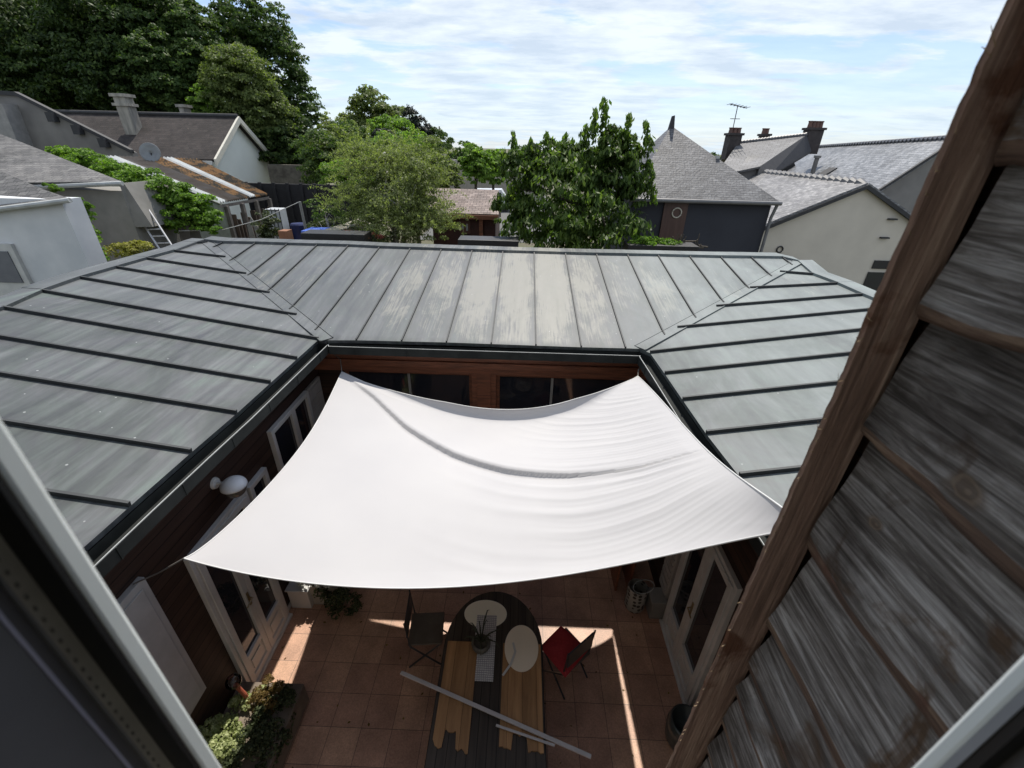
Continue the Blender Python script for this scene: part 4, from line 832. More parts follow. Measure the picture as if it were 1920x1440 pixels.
m = MB(); m.box(dl[0], dr_[0], 12.10, 12.149, 1.5, ze - .06); dd_ = m.build('door', mat('brown_door', (0.085, 0.045, 0.035), (0.06, 0.03, 0.024), rough=.6, scale=(12, 12, 1), ns=2), B1)
rc = onY(1269, 399, 12.09); m = MB(); m.tube([(rc[0] + .115 * math.cos(a), 12.085, rc[2] + .115 * math.sin(a)) for a in np.linspace(0, 2 * math.pi, 33)], .017, 8, cap=False); m.build('porthole_ring', mat('ring_cream', (0.55, 0.52, 0.45)), dd_)
# B2 cream gable
YG = 14.0; ga = onY(1622, 347, YG); gl = onY(1432, 425, YG); gr = onY(1702, 412, YG); YE = 22.5
B2 = thing('cream_gable_house', (ga[0], YG, 0), 'pale rendered gable wall with dark verge under a slate roof, right background', 'house')
m = MB(); zl_, zr_ = gl[2], gr[2]; xr_ = gr[0] + 0.6; zr_ = gr[2] - .25
m.hexa([(gl[0], YG, 0), (xr_, YG, 0), (xr_, YG, zr_ - .06), (ga[0], YG, ga[2] - .06), (gl[0], YG, zl_ - .06)], [(gl[0], YG + .3, 0), (xr_, YG + .3, 0), (xr_, YG + .3, zr_ - .06), (ga[0], YG + .3, ga[2] - .06), (gl[0], YG + .3, zl_ - .06)])
m.build('wall', M_CREAMW, B2)
m = MB(); m.box(gl[0], gl[0] + .3, YG + .3, YE, 0, zl_ - .1); m.build('wall', M_CREAMW, B2); m = MB(); m.box(xr_ - .3, xr_, YG + .3, YE, 0, zr_ - .1); m.build('wall', M_CREAMW, B2)
rb_ = (ga[0], YE, ga[2]); 
m = MB(); m.slab([(gl[0] - .1, YG - .1, zl_ - .02), (ga[0], YG - .1, ga[2]), (ga[0], YE, ga[2]), (gl[0] - .1, YE, zl_ - .02)][::-1], .07); m.slab([(ga[0], YG - .1, ga[2]), (xr_ + .1, YG - .1, zr_ - .02), (xr_ + .1, YE, zr_ - .02), (ga[0], YE, ga[2])][::-1], .07); m.build('roof', M_SLATE_G, B2)
m = MB(); m.obox((gl[0] - .12, YG - .12, zl_ - .05), (ga[0], YG - .12, ga[2] - .0), (0, 1, 0), (0, 0, 1), .06, .11, 0, -.09); m.obox((ga[0], YG - .12, ga[2]), (xr_ + .1, YG - .12, zr_ - .03), (0, 1, 0), (0, 0, 1), .06, .11, 0, -.09); m.build('verge', M_EDGE, B2)
m = MB()
for k in range(int((YE - YG) / .33)):
    y = YG - .05 + k * .33; m.tube([(ga[0], y, ga[2] - .02), (ga[0], y + .31, ga[2] + .03)], [.08, .15], 10)
m.build('ridge_tiles', mat('ridge_tile', (0.12, 0.12, 0.125), (0.08, 0.08, 0.085), rough=.5), B2)
wa = onY(1640, 488, YG - .01); wb_ = onY(1700, 512, YG - .01)
m = MB(); m.box(wa[0], wa[0] + 1.4, YG - .04, YG - .005, wa[2] - .25, wa[2]); m.box(wa[0] - .05, wa[0] + 1.4, YG - .04, YG - .005, wa[2] - 1.3, wa[2] - .36); W_ = m.build('window', M_GLASS, B2)
for px_s, py_s in ((1675, 411), (1660, 446)):
    m = MB(); q = onY(px_s, py_s, YG - .05); m.box(q[0] - .14, q[0] + .1, YG - .10, YG, q[2] - .02, q[2] + .02); m.build('wall_bracket', M_EDGE, B2)
m = MB(); q = onY(1463, 468, YG - .05); m.tube([(q[0] + .09 * math.cos(a), YG - .03, q[2] + .09 * math.sin(a)) for a in np.linspace(0, 2 * math.pi, 21)], .02, 6, cap=False); m.build('wall_fitting', M_EDGE, B2)
# B3 big silver roof behind, ridge running away
RR = onY(1800, 258, 15.5); zr3 = RR[2]; RL = onY(1528, 276, 27.0); RL[2] = onY(1528, 276, 27.0)[2]
ER = onY(1640, 362, 15.5); EL_ = onY(1440, 333, 27.0)
B3 = thing('silver_slate_house', (RR[0], 20, 0), 'house behind the cream gable with a broad silvery slate roof and two roof lights', 'house')
ERx = L3(RR, ER, 1.25); ELx = L3(RL, EL_, 1.25)
m = MB(); m.slab([ELx, ERx, RR, RL], .08); m.slab([RR, RR + (RR - ERx) * np.array([1, 1, -1]), RL + (RL - ELx) * np.array([1, 1, -1]), RL], .08); m.build('roof', M_SLATE_B, B3)
m = MB(); gw = RR + (RR - ERx) * np.array([1, 1, -1]); dn = lambda p: np.array([p[0], p[1], 0.]); off_ = np.array([0, .12, 0]); m.hexa([dn(ERx) + off_, dn(gw) + off_, gw + off_ - UP * .1, RR + off_ - UP * .1, ERx + off_ - UP * .1], [dn(ERx) + 3 * off_, dn(gw) + 3 * off_, gw + 3 * off_ - UP * .1, RR + 3 * off_ - UP * .1, ERx + 3 * off_ - UP * .1]); m.build('wall', M_GREYW, B3)
m = MB(); m.obox(ERx, RR, (0, 1, 0), (0, 0, 1), .08, .10, 0, -.06); m.build('verge', M_EDGE, B3)
m = MB(); n_ = 46
for k in range(n_):
    a = L3(RR, RL, k / n_); b = L3(RR, RL, (k + .93) / n_); m.tube([a, b + UP * .03], [.10, .07], 8)
m.build('ridge_tiles', mat('ridge_tile', (0.1,) * 3), B3)
nrm3 = np.cross(ERx - ELx, RL - ELx); nrm3 /= np.linalg.norm(nrm3); nrm3 = nrm3 if nrm3[2] > 0 else -nrm3
def on_roof3(px, py):
    r = ray(px, py); return CAM + r * ((RL - CAM) @ nrm3) / (r @ nrm3)
for (a, b, hh) in (((1468, 322), (1480, 318), .25), ((1540, 333), (1552, 332), .12)):
    A = on_roof3(*a); B = on_roof3(*b); m = MB(); d_ = np.array(RR - RL); d_ /= np.linalg.norm(d_); s_ = np.cross(nrm3, d_)
    m.obox(A - s_ * .5, A + s_ * .5, d_, nrm3, .8, hh); m.build('roof_light', M_EDGE, B3)
A = on_roof3(1521, 332); m = MB(); m.tube([A, A + UP * .75], .09, 10); m.tube([A + UP * .75, A + UP * .85], .14, 10); m.build('flue', M_GREYW, B3)
# B4 roof with chimneys behind
B4 = thing('terrace_house', (10.5, 24, 0), 'grey slate roofed house with brick chimney stacks, behind the pyramid roof', 'house')
q1, q2, q3, q4 = onY(1384, 268, 23), onY(1512, 253, 23), onY(1408, 322, 20.5), onY(1362, 290, 20.5)
q3 = onY(1425, 312, 20.0); q4 = onY(1340, 330, 20.0)
m = MB(); m.slab([q4, q3, q2, q1], .08); bk = lambda p, q: np.array([p[0], 2 * p[1] - q[1], q[2]]); m.slab([q1, q2, bk(q2, q3), bk(q1, q4)], .08); m.build('roof', slate_mat('slate_grey', (0.11, 0.11, 0.115), (0.15, 0.15, 0.155), 0.3, 0.16, 0.6), B4)
q5 = onY(1533, 277, 23.5); q6 = onY(1440, 333, 19.9)
m = MB(); m.hexa([q3, q6, q5, q2], [q3 + [.25, .3, 0], q6 + [.25, .3, 0], q5 + [.25, .3, 0], q2 + [.25, .3, 0]]); m.build('wall', mat('slate_gable_wall', (0.055, 0.055, 0.06), (0.045, 0.045, 0.05), rough=.8), B4)
m = MB(); m.hexa([dn(q3), dn(q6), dn(q6) + [.3, 3, 0], dn(q3) + [.3, 3, 0]], [q3, q6, q6 + [.3, 3, 0], q3 + [.3, 3, 0]]); m.hexa([dn(q4) + [0, .2, 0], dn(q3) + [0, .2, 0], dn(q3) + [0, 3, 0], dn(q4) + [0, 3, 0]], [q4 + [0, .2, -.1], q3 + [0, .2, -.1], q3 + [0, 3, -.1], q4 + [0, 3, -.1]]); m.build('wall', M_GREYW, B4)
m = MB(); n_ = 22
for k in range(n_):
    a = L3(q1, q2, k / n_); b = L3(q1, q2, (k + .93) / n_); m.tube([a, b + UP * .02], [.07, .09], 8)
m.build('ridge_tiles', mat('ridge_tile', (0.1,) * 3), B4)
M_CHIM = mat('chimney_brick', (0.060, 0.050, 0.048), (0.035, 0.030, 0.030), rough=.85, ns=5); M_POT = mat('chimney_pot', (0.16, 0.08, 0.06), (0.10, 0.06, 0.05), rough=.7)
def chimney(par, px, pytop, pybot, wpx, y, npots, poth=11, matc=None, depth=.28):
    t_ = onY(px, pytop, y); b_ = onY(px, pybot, y); s = mpp(t_); w_ = wpx * s; m = MB(); m.box(t_[0] - w_ / 2, t_[0] + w_ / 2, y - depth, y + depth, b_[2] - .3, t_[2]); m.box(t_[0] - w_ / 2 - .06, t_[0] + w_ / 2 + .06, y - depth - .06, y + depth + .06, t_[2], t_[2] + .09)
    ch = m.build('chimney', matc or M_CHIM, par)
    for k in range(npots):
        x = t_[0] - w_ / 2 + w_ * (k + .5) / npots; m = MB(); m.lathe((x, y, t_[2] + .09), [(.10, 0), (.085, poth * s * .8), (.105, poth * s * .85), (.105, poth * s)], 10); m.build('chimney_pot', M_POT, ch)
chimney(B4, 1376, 254, 285, 22, 23, 3, 9); chimney(B4, 1433, 255, 262, 11, 25, 2, 9); chimney(B4, 1526, 244, 275, 26, 23.3, 4, 11)
# TV aerial
ab, at_ = onY(1370, 262, 23), onY(1383, 200, 23); AN = thing('tv_aerial', ab, 'thin television aerial on a mast above the brick chimney, right background', 'aerial')
m = MB(); m.tube([ab - UP * .3, at_], .018, 6); m.build('mast', M_STEEL, AN)
s = mpp(at_); m = MB(); m.tube([at_ + np.array([-16 * s, 0, 4 * s]), at_ + np.array([18 * s, 0, -2 * s])], .018, 5)
for k in range(6): p = at_ + np.array([(-15 + 6.5 * k) * s, 0, (4 - k) * s]); m.tube([p + [0, -.35, 0], p + [0, .35, 0]], .01, 4)
p = L3(at_, ab, .36); m.tube([p + [-9 * s, 0, 0], p + [9 * s, 0, 0]], .014, 5); m.build('antenna', M_STEEL, AN)

# ================================================================ BACKGROUND: LEFT
M_RENDB = mat('blue_grey_render', (0.62, 0.63, 0.64), (0.50, 0.52, 0.54), rough=.9, ns=1.3, det=7)
M_SLATE_L = slate_mat('slate_mottled', (0.085, 0.082, 0.082), (0.15, 0.145, 0.14), 0.22, 0.12, 0.7, moss=((0.24, 0.235, 0.21), 0.60))
M_ROOFD = slate_mat('tiles_dark', (0.026, 0.021, 0.021), (0.044, 0.036, 0.034), 0.2, 0.16, 0.9, moss=((0.16, 0.14, 0.11), 0.66))
# L1 near left: rendered outbuilding, two roofs
Y1 = 8.6; A1 = onY(128, 372, Y1); L1 = thing('rendered_outbuilding', (A1[0] - 1, Y1, 0), 'blue-grey rendered outbuilding with a window and slate roof at the left edge', 'outbuilding')
xe = A1[0]; zt = A1[2]
Cn = onY(165, 495, Y1); 
m = MB(); xc1 = onY(114, 376, Y1 + .12)[0]; m.box(xe - 3.5, xc1, Y1 + .12, Y1 + .55, 0, zt - .04); m.build('wall', M_RENDB, L1)
e1 = onY(-60, 394, Y1); e2 = onY(130, 372, Y1); r1 = onY(-60, 290, Y1 + 2.4); r2 = onY(58, 350, Y1 + 1.7)
slp = np.array([-.9, 2.6, .9]); m = MB(); m.slab([e1, e2, onY(58, 347, Y1 + 1.4), onY(-60, 292, Y1 + 1.9)], .07); m.build('roof', M_SLATE_L, L1)
m = MB(); m.tube([e1 - UP * .05, e2 - UP * .03], .045, 8); m.build('gutter', M_LIP, L1)
w1_, w2_ = onY(0, 468, Y1 + .1), onY(45, 520, Y1 + .1)
m = MB(); m.box(w1_[0] - 1.2, w2_[0] + .12, Y1 + .05, Y1 + .12, w2_[2] - .75, w1_[2] + .12); W_ = m.build('window', mat('window_surround', (0.50, 0.50, 0.48), (0.43, 0.43, 0.42), rough=.8), L1)
m = MB(); m.box(w1_[0] - 1.1, w2_[0] + .0, Y1 + .03, Y1 + .05, w2_[2] - .1, w1_[2] - .02); m.build('roller_blind', mat('blind_grey', (0.13, 0.135, 0.15), (0.11, 0.115, 0.13), rough=.6), W_)
# second rendered block with slate roof behind
Y2 = 10.6; a_ = onY(55, 348, Y2); b_ = onY(228, 340, Y2); c_ = onY(-60, 235, Y2 + 4.2)
LB = thing('concrete_lean_to', (b_[0] - 1, Y2 + 1, 0), 'grey concrete outbuilding under a mottled slate slope, behind the blue-grey outbuilding', 'outbuilding')
m = MB(); m.slab([a_ + np.array([-3.2, 0, -.05]), b_, onY(-10, 247, 14.2), onY(-220, 230, 14.2)], .08); m.build('roof', M_SLATE_L, LB)
m = MB(); m.tube([a_ - UP * .04, b_ - UP * .04], .05, 8); m.build('gutter', M_LIP, LB)
m = MB(); m.box(a_[0] - 1.5, b_[0] - .25, Y2 + .2, Y2 + 1.6, 0, a_[2] - .08)
P1 = onY(205, 345, Y2 + .2); m.hexa([(b_[0] - .25, Y2 + .2, 3.7), (b_[0] + .1, Y2 + .3, 3.7), (b_[0] + .1, Y2 + 1.6, 3.7), (b_[0] - .25, Y2 + 1.6, 3.7)], [(b_[0] - .25, Y2 + .2, b_[2] - .06), (b_[0] - .22, Y2 + .3, b_[2] - .06), (b_[0] - .22, Y2 + 1.6, b_[2] - .06), (b_[0] - .25, Y2 + 1.6, b_[2] - .06)]); m.build('wall', mat('concrete', (0.26, 0.25, 0.23), (0.19, 0.185, 0.17), rough=.95, ns=2, det=7), LB)
# L2 big old gable wall with coping
Y3 = 17.0; LG = thing('old_gable_house', (-18, Y3, 0), 'tall old grey rendered gable with a dark sloping coping, far left', 'house')
t1, t2, t3 = onY(-80, 168, Y3), onY(32, 176, Y3), onY(248, 284, Y3)
m = MB(); ring = [dn(t1) , dn(t3), t3, t2, t1]; ring = [np.array([p[0], Y3, p[2]]) for p in ring]; m.hexa(ring, [p + np.array([0, .2, -.04]) for p in ring]); m.build('wall', M_GREYW, LG)
m = MB(); m.obox(t1, t2, (0, 1, 0), UP, .16, .12, 0, -.06); m.obox(t2, t3, (0, 1, 0), UP, .16, .12, 0, -.06)
for f_ in (.3, .52, .75): p = L3(t2, t3, f_); m.box(p[0] - .12, p[0] + .12, Y3 - .2, Y3, p[2] - .3, p[2] - .02)
m.build('coping', M_EDGE, LG)
m = MB(); p0, p1_ = onY(4, 195, Y3 - .3), onY(22, 262, Y3 - .3); m.hexa([(p1_[0] - .35, Y3 - .5, p1_[2] - .6), (p1_[0] + .35, Y3 - .5, p1_[2] - .6), (p1_[0] + .35, Y3, p1_[2] - .6), (p1_[0] - .35, Y3, p1_[2] - .6)], [(p0[0] - .25, Y3 - .5, p0[2]), (p0[0] + .2, Y3 - .5, p0[2]), (p0[0] + .2, Y3, p0[2]), (p0[0] - .25, Y3, p0[2])]); m.build('buttress', mat('pale_concrete', (0.30, 0.29, 0.28), (0.24, 0.235, 0.23), rough=.95), LG)
# L3 white gabled house with dark roof
Yh = 24.0; HA = thing('white_gabled_house', (-15, Yh, 0), 'white rendered house with a dark roof, tall chimney and gable facing right', 'house')
rb3 = onY(446, 219, Yh); ra = rb3 + np.array([-9.0, 0, 0]); XG = rb3[0]
eb = onX(402, 299, XG); er3 = onX(519, 304, XG); ea = eb + (ra - rb3)
m = MB(); m.slab([ea, eb, rb3, ra], .12); m.slab([ra, rb3, er3, er3 + (ra - rb3)], .12); m.build('roof', M_ROOFD, HA)
inn = np.array([-.30, 0, 0]); gA = rb3 + inn - UP * .13; gB = L3(rb3, eb, .90) + inn - UP * .13; gC = L3(rb3, er3, .90) + inn - UP * .13
m = MB(); ring = [dn(gB), dn(gC), gC, gA, gB]; m.hexa(ring, [p + np.array([-.3, 0.0, 0]) for p in ring]); m.build('wall', mat('white_render', (0.88, 0.90, 0.84), (0.83, 0.85, 0.79), rough=.9, ns=1), HA)
m = MB(); m.hexa([dn(gB) + [-9, .05, 0], dn(gB) + [-.3, .05, 0], dn(gB) + [-.3, 3, 0], dn(gB) + [-9, 3, 0]], [gB + [-9, .05, -.1], gB + [-.3, .05, -.1], gB + [-.3, 3, -.1], gB + [-9, 3, -.1]]); m.build('wall', mat('yellow_render', (0.50, 0.44, 0.30), (0.44, 0.38, 0.26), rough=.9), HA)
m = MB(); d1 = (eb - rb3); 
for P_, Q_ in ((rb3, eb), (rb3, er3)): m.obox(P_ + [.02, 0, 0], Q_ + [.02, 0, 0], (1, 0, 0), UP, .10, .26, 0, -.24)
m.build('barge_board', mat('cream_barge', (0.66, 0.63, 0.54), (0.58, 0.55, 0.47), rough=.6), HA)
m = MB(); m.tube([ra + UP * .03, rb3 + UP * .03], .09, 8); m.build('ridge_tiles', M_EDGE, HA)
m = MB(); m.box(ea[0], eb[0] - .1, eb[1] - .12, eb[1] - .02, eb[2] - .22, eb[2] - .06); m.build('gutter', M_PVC, HA)
def slanted_chimney(px0, py0, px1, py1, w0, y, cap=True):
    t_ = onY(px0, py0, y); b2 = onY(px1, py1, y - 1.2); s = mpp(t_); hw = w0 * s / 2; zb = b2[2]
    m = MB(); m.box(t_[0] - hw, t_[0] + hw, y - .7, y - .2, zb - .4, t_[2]); m.box(t_[0] - hw - .09, t_[0] + hw + .09, y - .78, y - .12, t_[2] - .35, t_[2] - .24); m.box(t_[0] - hw - .09, t_[0] + hw + .09, y - .78, y - .12, t_[2], t_[2] + .12)
    ch = m.build('chimney', mat('weathered_chimney', (0.36, 0.34, 0.30), (0.20, 0.19, 0.17), rough=.95, scale=(3, 3, .6), ns=2), HA)
slanted_chimney(245, 184, 258, 252, 21, Yh - .6); slanted_chimney(357, 203, 360, 212, 9, Yh + 1.6)
# satellite dish
sd_ = onY(283, 287, 16.5); DS = thing('satellite_dish', sd_ - UP * .8, 'round grey satellite dish above the corrugated shed roof', 'satellite dish')
m = MB(); m.tube([sd_ - UP * .8, sd_], .03, 6); m.build('mast', M_STEEL, DS)
m = MB(); a0 = np.array([.35, -.9, .25]); a0 /= np.linalg.norm(a0); b1 = np.cross(a0, UP); b1 /= np.linalg.norm(b1); b2 = np.cross(b1, a0); rr_ = []
for k, (r_, h_) in enumerate(((.01, -.0), (.12, .01), (.22, .035), (.30, .08))):
    rr_.append(len(m.v))
    for j in range(24): t = 2 * math.pi * j / 24; m.v.append(tuple(sd_ + (b1 * math.cos(t) + b2 * math.sin(t)) * r_ + a0 * h_))
for k in range(3):
    for j in range(24): j2 = (j + 1) % 24; m.f.append((rr_[k] + j, rr_[k] + j2, rr_[k + 1] + j2, rr_[k + 1] + j)); m.m.append(0)
o = m.build('dish', mat('dish_grey', (0.22, 0.24, 0.25), (0.18, 0.19, 0.20), rough=.5), DS, smooth=True); md = o.modifiers.new('s', 'SOLIDIFY'); md.thickness = .012
# corrugated shed
s1, s2_, s3_, s4_ = onY(196, 294, 16.2), onY(372, 300, 17.6), onY(503, 366, 15.0), onY(412, 381, 12.8)
SH = thing('corrugated_shed', (-9.5, 14.5, 0), 'open shed with a rusty and white corrugated sheet roof and plank walls', 'shed')
def corr(u0, u1, material, lift=0.0):
    m = MB(); A, B = L3(s1, s2_, u0), L3(s1, s2_, u1); D, E_ = L3(s4_, s3_, u0), L3(s4_, s3_, u1); n_ = max(3, int(30 * (u1 - u0))) * 2; nv = 10; i0 = len(m.v)
    for i in range(n_ + 1):
        for j in range(nv + 1):
            p = L3(L3(A, B, i / n_), L3(D, E_, i / n_), j / nv); m.v.append(tuple(p + UP * ((.06 if i % 2 else 0) + lift)))
    for i in range(n_):
        for j in range(nv): a = i0 + i * (nv + 1) + j; m.f.append((a, a + 1, a + nv + 2, a + nv + 1)); m.m.append(0)
    o = m.build('roof_sheet', material, SH); md = o.modifiers.new('s', 'SOLIDIFY'); md.thickness = .012
M_WHC = mat('white_corrugated', (0.68, 0.69, 0.68), (0.55, 0.56, 0.55), rough=.5, ns=1.5); 
M_RUST = mat('mossy_rust_sheet', (0.30, 0.17, 0.07), (0.05, 0.045, 0.035), rough=.85, ns=3.5, det=10, lo=.42, hi=.56)
M_GRYC = mat('grey_moss_sheet', (0.14, 0.125, 0.115), (0.10, 0.075, 0.055), rough=.8, ns=2.5, det=8)
corr(0, .13, M_WHC); corr(.135, .40, M_GRYC); corr(.40, .60, M_RUST); corr(.60, .72, M_WHC, .02); corr(.72, 1.0, M_RUST)
m = MB(); m.obox(s4_ - UP * .12, s3_ - UP * .12, (0, 1, 0), UP, .06, .08)
for k in range(4): p = L3(s4_, s3_, .06 + .3 * k); m.box(p[0] - .05, p[0] + .05, p[1] + .05, p[1] + .15, 0, p[2] - .1)
m.build('frame', mat('grey_timber', (0.17, 0.15, 0.13), (0.10, 0.09, 0.08), rough=.9), SH)
m = MB(); 
for k in range(14):
    p = L3(s4_, s3_, .08 + .066 * k) + np.array([0, .25, 0]); h_ = p[2] - .35 - .5 * (k % 3) * .3; m.box(p[0] - .08, p[0] + .07, p[1], p[1] + .04, .5, h_)
m.build('plank_wall', mat('old_planks', (0.13, 0.09, 0.065), (0.05, 0.04, 0.032), rough=.9, scale=(8, 8, 1), ns=2), SH)
m = MB(); e_ = L3(s4_, s4_ + np.array([-.4, .0, 0]), 1); m.hexa([dn(s4_) + [-.1, .2, 0], dn(s1), dn(s1) + [.1, .1, 0], dn(s4_) + [.0, .3, 0]], [s4_ + [-.1, .2, -.1], s1 - UP * .1, s1 + [.1, .1, -.1], s4_ + [.0, .3, -.1]]); m.build('wall', mat('whitewash', (0.42, 0.46, 0.42), (0.34, 0.37, 0.34), rough=.9), SH)
# garden wall (dark, stained) that the vine covers, and ladder
GWY = 11.6; m = MB(); gwa, gwb = onY(118, 385, GWY), onY(330, 385, GWY + .8)
ring = [(gwa[0], GWY), (gwb[0], GWY + .8), (gwb[0], GWY + 1.1), (gwa[0], GWY + .3)]; prism_walls(m, ring, 0, gwa[2] - .05)
for k in (0, 1, 2, 3): x = gwa[0] + .5 + k * .75; m.hexa([(x, GWY - .45, 0), (x + .28, GWY - .45, 0), (x + .28, GWY + .4, 0), (x, GWY + .4, 0)], [(x, GWY + .05, gwa[2] - .35), (x + .28, GWY + .05, gwa[2] - .35), (x + .28, GWY + .4, gwa[2] - .3), (x, GWY + .4, gwa[2] - .3)])
tag(m.build('garden_wall', mat('stained_wall', (0.15, 0.14, 0.125), (0.055, 0.048, 0.042), rough=.95, ns=1.6, det=8)), 'stained grey garden wall with buttresses below the climbing vine', 'wall')
la, lb = onY(250, 391, 11.15), onY(300, 468, 10.75); w_ = np.array([.36, 0, .02]); LD = thing('ladder', (lb[0], lb[1] - .3, 0), 'aluminium ladder leaning against the stained garden wall', 'ladder')
dl_ = lb - la; lb2 = la + dl_ * 2.2; m = MB(); m.tube([la, lb2], .022, 6); m.tube([la + w_, lb2 + w_], .022, 6); m.build('rail', mat('aluminium', (0.55, 0.55, 0.55), (0.48, 0.48, 0.48), rough=.35, metal=.4), LD)
m = MB()
for k in range(1, 13): p = L3(la, lb2, k / 13); m.tube([p, p + w_], .016, 6)
m.build('rung', mat('aluminium', (.5,) * 3), LD)
# dark fence band
m = MB(); fa_, fb_ = onY(462, 343, 17.5), onY(668, 350, 17.5); m.box(fa_[0], fb_[0] + .5, 17.5, 17.6, 0, fa_[2]); 
for k in range(9): x = fa_[0] + k * (fb_[0] - fa_[0]) / 8; m.box(x - .05, x + .05, 17.42, 17.5, 0, fa_[2] + .04)
tag(m.build('boundary_fence', mat('black_fence', (0.020, 0.019, 0.022), (0.014, 0.013, 0.015), rough=.8)), 'tall black boundary fence across the garden behind the shed', 'fence')
m = MB(); a, b = onY(500, 308, 25), onY(600, 318, 25); m.box(a[0], b[0], 25, 25.3, 0, a[2]); tag(m.build('stone_wall', mat('rubble_stone', (0.16, 0.145, 0.12), (0.08, 0.07, 0.06), rough=.95, ns=4, det=8)), 'rough stone wall between the white gabled house and the trees', 'wall')
# IBC tank, barrel, crate, posts
p = onY(512, 408, 12.9); IB = thing('water_tank', (p[0], p[1], 0), 'white caged water tank beside the shed', 'water tank'); s = .42
m = MB(); m.box(p[0] - s * .5, p[0] + s * .5, p[1], p[1] + s, 2.9, p[2] + .22); m.build('tank', mat('tank_white', (0.5, 0.52, 0.53), (0.42, .44, .45), rough=.4), IB, bevel=.03)
m = MB()
for k in range(5):
    x = p[0] - s * .52 + s * 1.04 * k / 4; m.tube([(x, p[1] - .02, 2.85), (x, p[1] - .02, p[2] + .24)], .012, 5)
for k in range(4): z = 2.95 + k * (p[2] + .2 - 2.95) / 3; m.tube([(p[0] - s * .53, p[1] - .02, z), (p[0] + s * .53, p[1] - .02, z)], .012, 5)
m.build('cage', M_STEEL, IB); m = MB(); m.box(p[0] - s * .5, p[0] + s * .5, p[1], p[1] + s, 0, 2.9); m.build('stand', M_EDGE, IB)
p = onY(560, 428, 13.5); m = MB(); m.lathe((p[0], p[1], 0), [(.2, 0), (.22, .1), (.22, p[2] + .1), (.19, p[2] + .14)], 18); tag(m.build('blue_barrel', mat('blue_plastic', (0.010, 0.018, 0.09), (0.008, 0.012, 0.06), rough=.4), smooth=False), 'dark blue barrel in the yard in front of the black fence', 'barrel')
p = onY(612, 436, 11.0); m = MB(); m.box(p[0] - .62, p[0] + .18, 11.0, 11.6, p[2] - .6, p[2] + .02); tag(m.build('blue_sheet', mat('blue_tarp', (0.06, 0.14, 0.55), (0.05, 0.11, 0.45), rough=.5)), 'bright blue tarpaulin just above the far roof ridge', 'tarpaulin')
p = onY(535, 432, 11.6); m = MB(); m.box(p[0] - .2, p[0] + .02, p[1], p[1] + .3, p[2] - .5, p[2] - .02); tag(m.build('terracotta_crate', mat('orange_clay', (0.26, 0.12, 0.06), (0.2, 0.09, 0.05), rough=.8)), 'orange-brown crate below the caged water tank', 'crate')
q0, q1_ = onY(562, 378, 12.2), onY(575, 438, 12.2); m = MB(); m.tube([(q1_[0], 12.2, 0), q1_, q0], .035, 6); tag(m.build('clothes_line_post', mat('galv', (0.22, 0.22, 0.21))), 'slanting grey clothes line post in front of the black fence', 'post')
q = onY(335, 433, 11.5); m = MB(); m.tube([q, L3(q, q0, .33) - UP * .22, L3(q, q0, .66) - UP * .2, q0], .008, 4); tag(m.build('clothes_line', mat('line_white', (.5, .5, .48))), 'thin clothes line strung from the vine to the slanting post', 'clothes line')
# hanging hose and junk
m = MB(); c0 = onY(468, 415, 12.6); 
for k in range(4): m.tube([c0 + np.array([(-.1 + .05 * k), 0, -.8]), c0 + np.array([-.08 + .03 * k, 0, -.1]), c0 + np.array([.02 * k, 0, .0 + .03 * k]), c0 + np.array([.1 + .03 * k, 0, -.15]), c0 + np.array([.12 + .03 * k, 0, -.8])], .02, 6)
tag(m.build('garden_hose', mat('hose_grey', (0.26, 0.25, 0.23))), 'looped grey garden hose hanging on the shed front', 'hose')
# cream garden wall with coping
a, b, c2_ = onY(612, 441, 10.9), onY(690, 414, 13.2), onY(705, 424, 13.2); m = MB(); m.hexa([dn(a), dn(b), dn(b) + [.25, 0, 0], dn(a) + [.25, 0, 0]], [a, b, b + [.25, 0, 0], a + [.25, 0, 0]]); m.obox(a, b, (1, 0, 0), UP, .42, .06, 0, 0.01)
tag(m.build('low_garden_wall', mat('cream_wall', (0.36, 0.34, 0.27), (0.29, 0.27, 0.22), rough=.9)), 'low cream garden wall with flat coping left of the birch', 'wall')
# tiled garden shed
ta, tb_, tc_, td_ = onY(800, 398, 12.6), onY(935, 402, 12.6), onY(935, 356, 14.2), onY(800, 352, 14.2)
TS = thing('garden_shed', ((ta[0] + tb_[0]) / 2, 13.5, 0), 'small red-brown shed with a mossy tiled roof between the birch and the cherry tree', 'shed')
m = MB(); m.slab([ta, tb_, tc_, td_], .08); bk2 = np.array([0, 1.6, -.9]); m.slab([td_, tc_, tc_ + bk2, td_ + bk2], .08); m.build('roof', slate_mat('brown_tiles', (0.15, 0.115, 0.10), (0.26, 0.21, 0.19), 0.17, 0.12, 0.8, mort=(.04, .03, .03), big=1.5), TS)
m = MB(); m.box(ta[0] + .1, tb_[0] - .1, 12.8, 15.2, 0, ta[2] - .06); m.build('wall', mat('dark_red_boards', (0.075, 0.025, 0.022), (0.04, 0.015, 0.014), rough=.7), TS)
p = onY(872, 424, 12.75); m = MB(); m.box(p[0] - .14, p[0] + .14, 12.76, 12.8, p[2] - .2, p[2] + .15); W_ = m.build('window', mat('red_frame', (0.12, 0.05, 0.04)), TS); m = MB(); m.box(p[0] - .09, p[0] - .03, 12.74, 12.76, p[2] - .08, p[2] + .05); m.box(p[0] + .03, p[0] + .08, 12.74, 12.76, p[2] - .12, p[2] + .06); m.build('pane', mat('pane_bright', (0.4, 0.42, 0.45)), W_)
